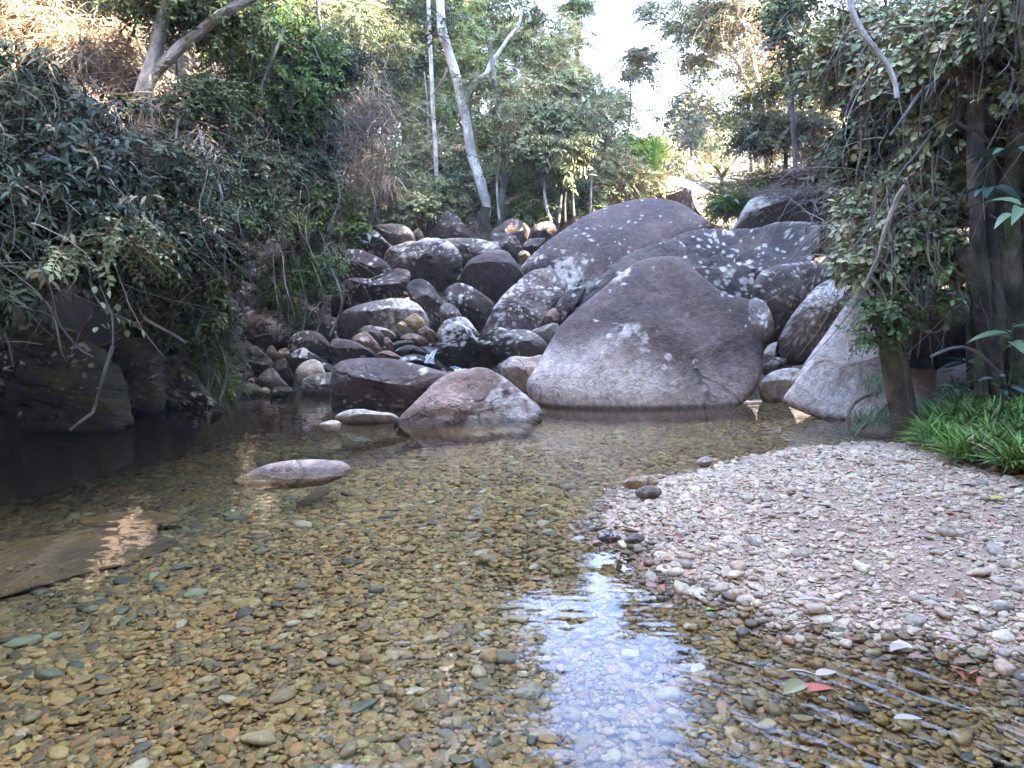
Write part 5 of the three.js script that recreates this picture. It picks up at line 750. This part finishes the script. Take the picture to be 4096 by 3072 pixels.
// grass
{
  const blade = leafGeo(0.21, 0.012, 0.55, 0.4, 3), r = rngOf(91);
  function tuft(label, list, n, pal, size, h) {
    const g = tag(group('grass'), label, null, null, 'stuff'), im = shade(new THREE.InstancedMesh(blade, M.leaf, n)), [p1, p2] = pals[pal]; im.name = 'blades'; im.userData.kind = 'stuff'; g.add(im);
    for (let k = 0; k < n; k++) { const b = list[Math.floor(r() * list.length)], a = r() * 6.3, q = Math.sqrt(r()), c = at(b[0] + Math.cos(a) * q * b[3], b[1] + Math.sin(a) * q * b[3] * b[4], b[2] + (r() - 0.5) * 0.5), y = Math.max(groundAt(c.x, c.z), barAt(c.x, -c.z) ?? -1, h ?? -1);
      EU.set(-0.5 - 0.9 * r(), r() * 6.3, (r() - 0.5) * 0.5, 'YXZ'); MX.compose(V(c.x, h === undefined ? lerp(y, c.y, 0.55) : c.y, c.z), Q.setFromEuler(EU), V(1, 1, 1).multiplyScalar(size * (0.6 + 0.7 * r()))); im.setMatrixAt(k, MX); const m = r(), v = 1.2 + 0.8 * r(); im.setColorAt(k, r() < 0.1 ? new THREE.Color(.22 * v, .17 * v, .08 * v) : new THREE.Color(lerp(p1[0], p2[0], m) * v, lerp(p1[1], p2[1], m) * v, lerp(p1[2], p2[2], m) * v)); }
  }
  tuft('lush green strap grass on the right bank behind the gravel bar', [[985, 452, 5.3, 40, 0.22], [1010, 440, 5.4, 30, 0.4], [950, 440, 5.8, 30, 0.3], [1000, 420, 5.9, 40, 0.4], [1020, 458, 5.0, 18, 0.5], [960, 415, 6.2, 36, 0.4]], 8500, 'lime', 1);
  tuft('dark ground plants in the shade between the stump and the great trunk', [[935, 395, 6.5, 26, 0.6], [960, 380, 6.6, 24, 0.5], [925, 415, 6.3, 14, 0.8]], 900, 'deep', 0.7);
  tuft('grass tufts around the hoop shaped root', [[866, 425, 6.4, 14, 0.7], [876, 390, 6.5, 10, 1.0], [880, 420, 6.35, 14, 0.7]], 420, 'mid', 0.6, 0);
}

// ---- left bank
{
  let t = plant('forked_tree', 'pale mottled tree with a forked trunk on the left bank', 'tree', [128, 205, 9]);
  wood(t, 'trunk', [[124, 230], [130, 180], [134, 130], [143, 95], [150, 72], [156, 50], [162, 22], [170, 0], [178, -30]], 9, 9, 6, 'pale', { s: 14 });
  wood(t, 'fork', [[146, 86], [156, 72], [168, 60], [182, 46], [198, 34], [214, 20], [234, 8], [256, -4]], 9, 6, 4.5, 'pale', { s: 12 });
  foliage(t, 'crown', [[190, 5, 9.3, 34, 0.7], [240, -5, 9.5, 36, 0.7], [150, -10, 9.2, 30]], 800, 'fine', 'mid');
  const shrubs = [
    ['glossy dark shrub with drooping leaves at the left edge', [[20, 105, 6.8, 44, 1], [60, 130, 6.9, 42, 0.9], [5, 160, 6.6, 42, 0.9], [95, 120, 7.3, 34]], 1300, 'droop', 'deep', 1],
    ['dark blue green shrub hanging over the black cliff rock', [[30, 215, 6.3, 50, 0.8], [85, 215, 6.6, 44, 0.8], [60, 175, 6.6, 44, 0.9], [0, 260, 6.1, 36, 0.8], [-60, 170, 5.9, 60, 1], [-130, 230, 5.4, 60, 1], [-70, 290, 5.6, 44, 0.7]], 2700, 'droop', 'deep', 1],
    ['dark scrub in the middle of the left bank', [[140, 190, 7.6, 46, 1], [110, 160, 7.8, 40, 1], [170, 160, 8.2, 40, 1], [150, 235, 7.3, 40, 0.8]], 2200, 'fine', 'dark', 1],
    ['tangled green scrub below the forked tree', [[190, 120, 8.8, 40, 1], [225, 160, 9, 38, 1], [200, 205, 8.3, 38, 0.9], [240, 205, 8.8, 30, 0.9]], 2200, 'fine', 'mid', 1],
    ['bright green leafy creeper wall at the upper left of the centre', [[245, 50, 10.5, 44, 1], [280, 90, 10.6, 40, 1.1], [235, 100, 10.2, 36], [300, 40, 11, 34, 1.2], [265, 10, 11, 36]], 2900, 'fine', 'green', 1],
    ['dark creeper wall left of the grey twig curtain', [[305, 125, 11, 30, 1.2], [320, 60, 11.6, 26, 1.4], [290, 160, 10.6, 28, 1]], 1500, 'fine', 'dark', 1],
    ['yellow green creeper spilling down beside the boulder pile', [[300, 190, 10.6, 22, 1.2], [285, 215, 10.4, 22, 1], [310, 225, 10.8, 14, 1]], 900, 'round', 'lime', 0.8],
    ['small dense evergreen bush overhanging the left end of the pile', [[292, 262, 10.7, 26, 1], [305, 245, 10.8, 20, 0.9], [280, 285, 10.6, 18, 0.9], [312, 262, 10.6, 18, 0.8]], 2100, 'small', 'green', 0.9],
    ['thin leaved little bush under the evergreen bush', [[302, 296, 10.4, 13, 0.7], [296, 303, 10.3, 9, 0.8]], 160, 'small', 'mid', 0.9],
    ['leafy weeds covering the slope above the mossy cliff rock', [[190, 275, 8.4, 34, 0.8], [215, 310, 8.9, 26, 0.9], [175, 310, 8.2, 28, 0.7], [218, 345, 9.2, 15, 1], [205, 250, 8.6, 30]], 1500, 'broad', 'mid', 0.7],
    ['mossy ground creeper on the right edge of the left bank', [[205, 365, 8.75, 14, 1.3, 0.6], [215, 385, 8.8, 12, 1.2, 0.6], [200, 340, 8.6, 14]], 520, 'fine', 'lime', 0.6],
    ['dark bush behind the upper left end of the pile', [[335, 200, 14, 22, 0.8], [345, 225, 13.6, 14, 0.8]], 500, 'broad', 'green', 0.9],
  ];
  for (const [label, blobs, n, kind, pal, size] of shrubs) { const s = plant('bank_shrub', label, 'shrub', [blobs[0][0], blobs[0][1] + 20, blobs[0][2]]); foliage(s, 'foliage', blobs, Math.round(n * 1.5), kind, pal, { size: size * 0.85, gap: 0.48, freq: 1.7, sere: 0.07, hang: 0.5, light: 0.75, fill: n % 2 }); foliage(s, 'twigs', blobs, Math.round(n / 30), 'twigs', 'wood', { gap: 0, size: 0.9 }); for (let k = -1; k < 3; k++) wood(s, 'stem', [[blobs[0][0] + k * 14, blobs[0][1] + 40], [blobs[0][0] + k * 18 + 4, blobs[0][1] + 5], [blobs[0][0] + k * 16 - 6, blobs[0][1] - 35]], blobs[0][2] - 0.2, 1.2, 0.6, 'grey', { lump: 0.5 }); }
  const dry = [
    ['sunlit thicket of dead brown fronds at the top left corner', [[35, 20, 9.5, 34, 0.8], [75, 45, 9.3, 28, 0.8], [110, 35, 9.8, 30, 0.8], [10, 55, 9.2, 20], [130, 70, 9.4, 20]], 620, 'strap', 'dry'],
    ['dead straw stems and leaves hanging below the forked tree', [[165, 105, 8.6, 26, 1], [185, 150, 8.3, 26, 1], [150, 140, 8.2, 22, 1]], 130, 'strap', 'straw'],
    ['sunlit heap of dry cane leaves on the left bank', [[240, 150, 9.4, 20, 1], [255, 175, 9.4, 20, 0.8], [225, 135, 9.3, 14]], 110, 'strap', 'straw'],
    ['dry brown leaves hanging above the left end of the pile', [[265, 205, 9.8, 20, 0.8], [250, 215, 9.6, 16, 0.8]], 120, 'strap', 'dry'],
    ['brown leaf debris caught in the dark scrub at the left', [[100, 140, 7.2, 16, 1], [60, 90, 7.2, 14, 1]], 60, 'strap', 'dry'],
  ];
  for (const [label, blobs, n, kind, pal] of dry) { const s = plant('dead_fronds', label, 'dead leaves', [blobs[0][0], blobs[0][1], blobs[0][2]]); foliage(s, 'fronds', blobs, n, kind, pal, { gap: 0.3, hang: 1.0, size: 0.8 }); foliage(s, 'twigs', blobs, Math.round(n / 5), 'twigs', 'straw', { gap: 0, size: 0.8 }); }
  const lianas = [
    ['long liana swinging down over the black cliff rock', [[41, 263], [50, 285], [54, 301], [57, 319], [66, 333], [81, 350], [94, 357]], 5.9, 1, 0.8],
    ['thin liana ending above the water at the left', [[47, 301], [56, 323], [60, 344], [66, 363], [72, 352], [84, 325], [92, 316]], 5.9, 1, 0.6],
    ['crooked bare branch dipping into the pool at the left', [[113, 346], [108, 361], [103, 378], [98, 396], [94, 411], [90, 416], [84, 419], [70, 430]], 6.3, 2.2, 1.4],
    ['stout pale root curving down over the mossy cliff rock', [[118, 270], [127, 282], [136, 297], [140, 309], [146, 319], [160, 327], [176, 336], [186, 343]], 7.2, 2.2, 1.2],
    ['thin twisted vine at the far left edge', [[-4, 325], [6, 335], [10, 350], [14, 367]], 6, 1.2, 0.9],
    ['pale liana with an S bend in the middle of the left bank', [[200, 130], [204, 153], [212, 171], [221, 190], [221, 206], [210, 218], [202, 226]], 8, 1.6, 1.1],
    ['fallen grey branch pointing at the left end of the pile', [[224, 230], [240, 235], [262, 238], [280, 243]], 9.4, 1.8, 1.2],
    ['long slanting sapling stem on the left bank', [[161, 190], [167, 215], [178, 240], [186, 270]], 7.9, 1.6, 1],
    ['thin stem bowing over the leafy weeds of the left bank', [[120, 255], [145, 260], [165, 265], [185, 275], [200, 290]], 7.4, 0.9, 0.6],
    ['white upright dead stem in the sunny scrub', [[149, 95], [152, 110], [152, 126], [154, 140]], 8.1, 1.4, 1],
    ['white leaning dead stem in the sunny scrub', [[178, 118], [176, 139], [174, 155], [176, 175]], 8, 1.2, 0.9],
    ['long pale stem climbing to the fork of the bright creeper wall', [[284, 30], [272, 60], [262, 85], [256, 110], [252, 140]], 10, 1.5, 1],
  ];
  for (const [label, p, D, a, b] of lianas) limb(label.includes('branch') || label.includes('stem') ? 'bare_branch' : label.includes('root') ? 'root' : 'liana', label, label.includes('branch') || label.includes('stem') ? 'branch' : label.includes('root') ? 'root' : 'liana', p, D, a, b, label.includes('white') || label.includes('pale') ? 'pale' : 'grey', { lump: 0.4 });
  { const r = rngOf(612); for (let k = 0; k < 20; k++) { const x = 20 + r() * 300, y = 30 + r() * 150, D = 6.4 + x / 75 + r() * 0.8, h = 60 + r() * 120, q = tag(wood(scene, 'hanging_vine', [[x, y], [x + (r() - 0.5) * 14, y + h * 0.35], [x + (r() - 0.5) * 20, y + h * 0.7], [x + (r() - 0.5) * 26, y + h]], D, 0.75, 0.4, k % 3 ? 'vine' : 'grey', { lump: 0.5, step: 0.2 }), 'thin bare vine hanging down in the tangle of the left bank', 'vine', 'thin vines of the left bank'); } }
  // a hanging twig of round pale leaves
  const s = plant('hanging_twig', 'hanging twig with round pale green leaves before the dark left bank', 'twig', [105, 275, 5.7]);
  wood(s, 'stem', [[88, 262], [91, 280], [96, 298], [106, 310], [118, 316], [130, 320], [141, 330]], 5.7, 0.9, 0.5, 'grey'); wood(s, 'stem', [[113, 345], [113, 330], [112, 315], [106, 300], [100, 285]], 5.72, 1, 0.6, 'grey');
  const L = leafGeo(0.058, 0.042, 0.1, 0.2, 3), mt = [[.16, .2, .09], [.11, .16, .07], [.22, .2, .06]].map((c) => new THREE.MeshPhysicalMaterial({ color: new THREE.Color(...c), roughness: 0.5, side: THREE.DoubleSide })), r = rngOf(3);
  [[95, 286], [97, 293], [102, 302], [117, 317], [122, 319], [128, 319], [137, 321], [127, 330], [142, 330], [107, 322], [101, 324], [97, 327], [118, 304], [107, 307], [88, 273], [89, 280]].forEach(([x, y], i) => { const m = mesh('leaf', L, mt[i % 5 === 4 ? 2 : i % 2], s); m.position.copy(at(x, y, 5.7 - 0.03)).sub(s.position); m.rotation.set(1.0 + (r() - 0.5) * 0.8, r() * 6.3, (r() - 0.5), 'YXZ'); });
  let f = plant('arching_twig', 'arching bare twig with feathery leaves over the dark left bank', 'twig', [108, 235, 6]);
  for (const p of [[[108, 232], [90, 240], [70, 246], [52, 250]], [[108, 234], [95, 248], [78, 258], [66, 262]], [[108, 236], [125, 240], [142, 243], [152, 238]], [[110, 232], [120, 222], [130, 214], [138, 212]], [[106, 240], [100, 255], [98, 272]]]) wood(f, 'twig', p, 6, 0.9, 0.4, 'vine');
  foliage(f, 'leaves', [[78, 255, 6, 12, 0.6], [120, 240, 6, 20, 0.5], [70, 247, 6, 12, 0.5], [130, 218, 6, 12, 0.5]], 70, 'small', 'grey', { gap: 0 });
}
// dry needles on boulders, as loose litter
{
  const r = rngOf(417), straw = twigGeo([[0, 0, 0], [0.01, 0.012, 0.06], [0, 0, 0.13]], 0.0025, [1, 1, 1]);
  function litter(label, list, n, pal, k = 1) { const g = tag(group('leaf_litter'), label, null, null, 'stuff'), im = shade(new THREE.InstancedMesh(straw, M.twig, n)); im.name = 'needles'; im.userData.kind = 'stuff'; g.add(im); const [p1, p2] = pals[pal]; for (let i = 0; i < n; i++) { const b = list[Math.floor(r() * list.length)], a = r() * 6.3, q = Math.sqrt(r()), c = at(b[0] + Math.cos(a) * q * b[3], b[1] + Math.sin(a) * q * b[4], b[2] + (r() - 0.5) * (b[5] ?? 0.3)); EU.set((r() - 0.5) * 0.7, r() * 6.3, 0, 'YXZ'); MX.compose(c, Q.setFromEuler(EU), V(k, k, k).multiplyScalar(0.6 + 0.8 * r())); im.setMatrixAt(i, MX); const m = r(); im.setColorAt(i, new THREE.Color(lerp(p1[0], p2[0], m), lerp(p1[1], p2[1], m), lerp(p1[2], p2[2], m))); } }
  litter('dry needles strewn over the top of the upper right boulder', [[790, 193, 13.4, 40, 3.5, 1], [835, 193, 13.1, 14, 5, 0.5]], 900, 'dry', 2.2);
}
// the small cascade
{
  const g = tag(group('cascade', at(431, 357, 9).toArray()), 'small white cascade falling between the rocks left of the twin peaked boulder', 'waterfall');
  const foam = new THREE.MeshPhysicalMaterial({ color: new THREE.Color(0.8, 0.84, 0.88), roughness: 0.7, transmission: 0.6, thickness: 0, side: THREE.DoubleSide });
  const r = rngOf(9), o = g.position;
  for (const [n, a, b, c, w, D] of [[6, [435, 350], [431, 357], [429, 362], 4, 8.95], [6, [453, 367], [459, 370], [465, 375], 5, 8.65]])
    for (let k = 0; k < n; k++) { const d = (k / n - 0.5) * 2.2 * w + (r() - 0.5), e = (r() - 0.5) * 4; const t = tube([at(a[0] + d * 0.5, a[1] + e, D + 0.1), at(b[0] + d * 0.8, b[1] + e, D), at(c[0] + d, c[1] + e * 0.5, D - 0.05)].map((p) => p.sub(o)), 0.002 + 0.002 * r(), 0.002 + 0.004 * r(), { c1: [.8, .82, .85], c2: [.6, .64, .68], s: 6, n: 10, lump: 1 }); mesh('strand', t, foam, g); }
  const froth = []; for (let k = 0; k < 150; k++) { const a = k % 2 ? [430 + (r() - 0.5) * 9, 359 + (r() - 0.5) * 9, 8.93] : [460 + (r() - 0.5) * 12, 372 + (r() - 0.5) * 6, 8.63], s = new THREE.IcosahedronGeometry(0.004 + 0.011 * r() * r(), 1), p = at(...a).sub(o); s.translate(p.x, p.y, p.z + (r() - 0.5) * 0.06); froth.push(s); }
  mesh('froth', mergeGeometries(froth), std({ color: new THREE.Color(0.75, 0.78, 0.8), roughness: 0.5 }), g);
}
// crumbs of dry leaf on the gravel and along the shore
{
  const r = rngOf(733), lf = leafGeo(0.07, 0.028, 0.25, 0.5, 3), n = 420, g = tag(group('leaf_litter'), 'torn brown leaf crumbs scattered over the gravel bar and its shore', null, null, 'stuff'), list = [];
  for (let k = 0; k < 40000 && list.length < n; k++) { const x = 0.2 + r() * 4.2, D = 2.6 + r() * 4.6, d = shoreDistance(x, -D); if (d < -0.12 || x > 0.67 * D || (d > 0.25 && r() < 0.75) || fbm(x * 2, 4, D * 2, 2) < 0.45) continue; list.push([x, Math.max(0.004, barAt(x, D) ?? 0) + 0.014, D]); }
  const im = shade(new THREE.InstancedMesh(lf, M.leaf, list.length)); im.name = 'leaf_crumbs'; im.userData.kind = 'stuff'; g.add(im);
  list.forEach(([x, y, D], k) => { EU.set((r() - 0.5) * 0.7, r() * 6.3, (r() - 0.5) * 1.2, 'YXZ'); MX.compose(V(x, y, -D), Q.setFromEuler(EU), V(1, 1, 1).multiplyScalar(0.4 + 0.8 * r())); im.setMatrixAt(k, MX); const v = 0.6 + 0.7 * r(), q = r(); im.setColorAt(k, q < 0.5 ? new THREE.Color(.30 * v, .17 * v, .09 * v) : q < 0.85 ? new THREE.Color(.42 * v, .31 * v, .2 * v) : new THREE.Color(.38 * v, .12 * v, .06 * v)); });
}
// fallen leaves
{
  const r = rngOf(55), mk = (c) => new THREE.MeshPhysicalMaterial({ color: new THREE.Color(...c), roughness: 0.55, side: THREE.DoubleSide });
  const red = mk([.40, .09, .045]), tan = mk([.42, .31, .22]), olive = mk([.27, .235, .10]), brown = mk([.28, .13, .075]), yellow = mk([.5, .38, .04]), cream = mk([.36, .29, .19]), green = mk([.2, .42, .03]);
  const leaf = (label, x, y, len, wid, mat, yaw, o = {}) => { const h = o.h ?? null, p0 = onLevel(x, y, 0.005), b = barAt(p0.x, -p0.z), lv = h ?? Math.max(0.012, (b ?? 0) > 0 ? b + 0.025 : 0.012), p = onLevel(x, y, lv); const m = mesh('fallen_leaf', leafGeo(len, wid, o.droop ?? 0.12, o.fold ?? 0.25, 5), mat); m.position.copy(p); m.rotation.set(o.pitch ?? -0.08, yaw, o.roll ?? 0, 'YXZ'); tag(m, label, 'leaf'); };
  leaf('bright red pointed leaf at the left tip of the gravel bar', 643, 560, 0.115, 0.05, red, 0.15, { pitch: 0.35, roll: 0.3 });
  leaf('dark red curled leaf just below the bright red pointed leaf', 645, 584, 0.06, 0.03, brown, 1.2, { roll: 0.5 });
  leaf('orange leaf lying on the pebbles right of the bright red pointed leaf', 683, 575, 0.09, 0.03, mk([.5, .2, .1]), 1.9, { fold: 0.6 });
  leaf('large folded olive leaf floating in the shallows at the lower right', 783, 694, 0.17, 0.055, olive, 2.2, { h: 0.022, fold: 0.7, droop: 0.25, roll: 0.35 });
  leaf('cream leaf floating behind the large folded olive leaf', 785, 671, 0.13, 0.035, cream, 1.45, { h: 0.014, droop: 0.2, fold: 0.5, roll: -0.3 });
  leaf('red leaf floating partly under the large folded olive leaf', 800, 690, 0.13, 0.055, red, 1.75, { h: 0.006 });
  leaf('pale leaf floating at the right of the olive and red leaves', 815, 675, 0.10, 0.045, tan, 1.9, { h: 0.008 });
  leaf('cream leaf drifting alone in the riffle at the lower right', 893, 718, 0.10, 0.035, cream, 1.6, { h: 0.012 });
  leaf('long brown leaf on the near edge of the gravel bar', 795, 600, 0.14, 0.035, mk([.45, .32, .25]), 1.5, { fold: 0.7 });
  leaf('curled tan leaf on the shore pebbles near the lower right', 890, 651, 0.10, 0.04, tan, 2.0, { fold: 0.6 });
  leaf('red brown leaf beside the curled tan leaf', 908, 656, 0.07, 0.04, brown, 1.4);
  leaf('narrow red leaf standing among the near pebbles on the right', 932, 637, 0.12, 0.03, mk([.42, .2, .14]), 0.6, { fold: 0.7, pitch: -0.3 });
  leaf('small yellow leaf on the gravel near the right edge', 990, 498, 0.10, 0.05, yellow, 1.6);
  leaf('reddish leaf on the gravel below the grass', 958, 484, 0.14, 0.05, mk([.42, .2, .16]), 1.5);
  leaf('wet bluish leaf at the waterline of the near shore', 722, 607, 0.11, 0.05, mk([.12, .11, .14]), 1.5, { h: 0.015 });
  leaf('bright green leaf at the waterline of the near shore', 706, 609, 0.08, 0.035, green, 1.7, { h: 0.012 });
  leaf('green leaf in the weeds by the tip of the gravel bar', 628, 550, 0.06, 0.04, green, 1.2, { h: 0.008 });
  leaf('pink leaf under water at the tip of the gravel bar', 591, 543, 0.10, 0.05, mk([.5, .24, .22]), 1.7, { h: 0.006 });
  leaf('dry twig coloured leaf near the pebbles of the upper shore', 592, 466 + 35, 0.08, 0.03, brown, 1.4, { h: 0.01 });
}

renderer.render(scene, camera);
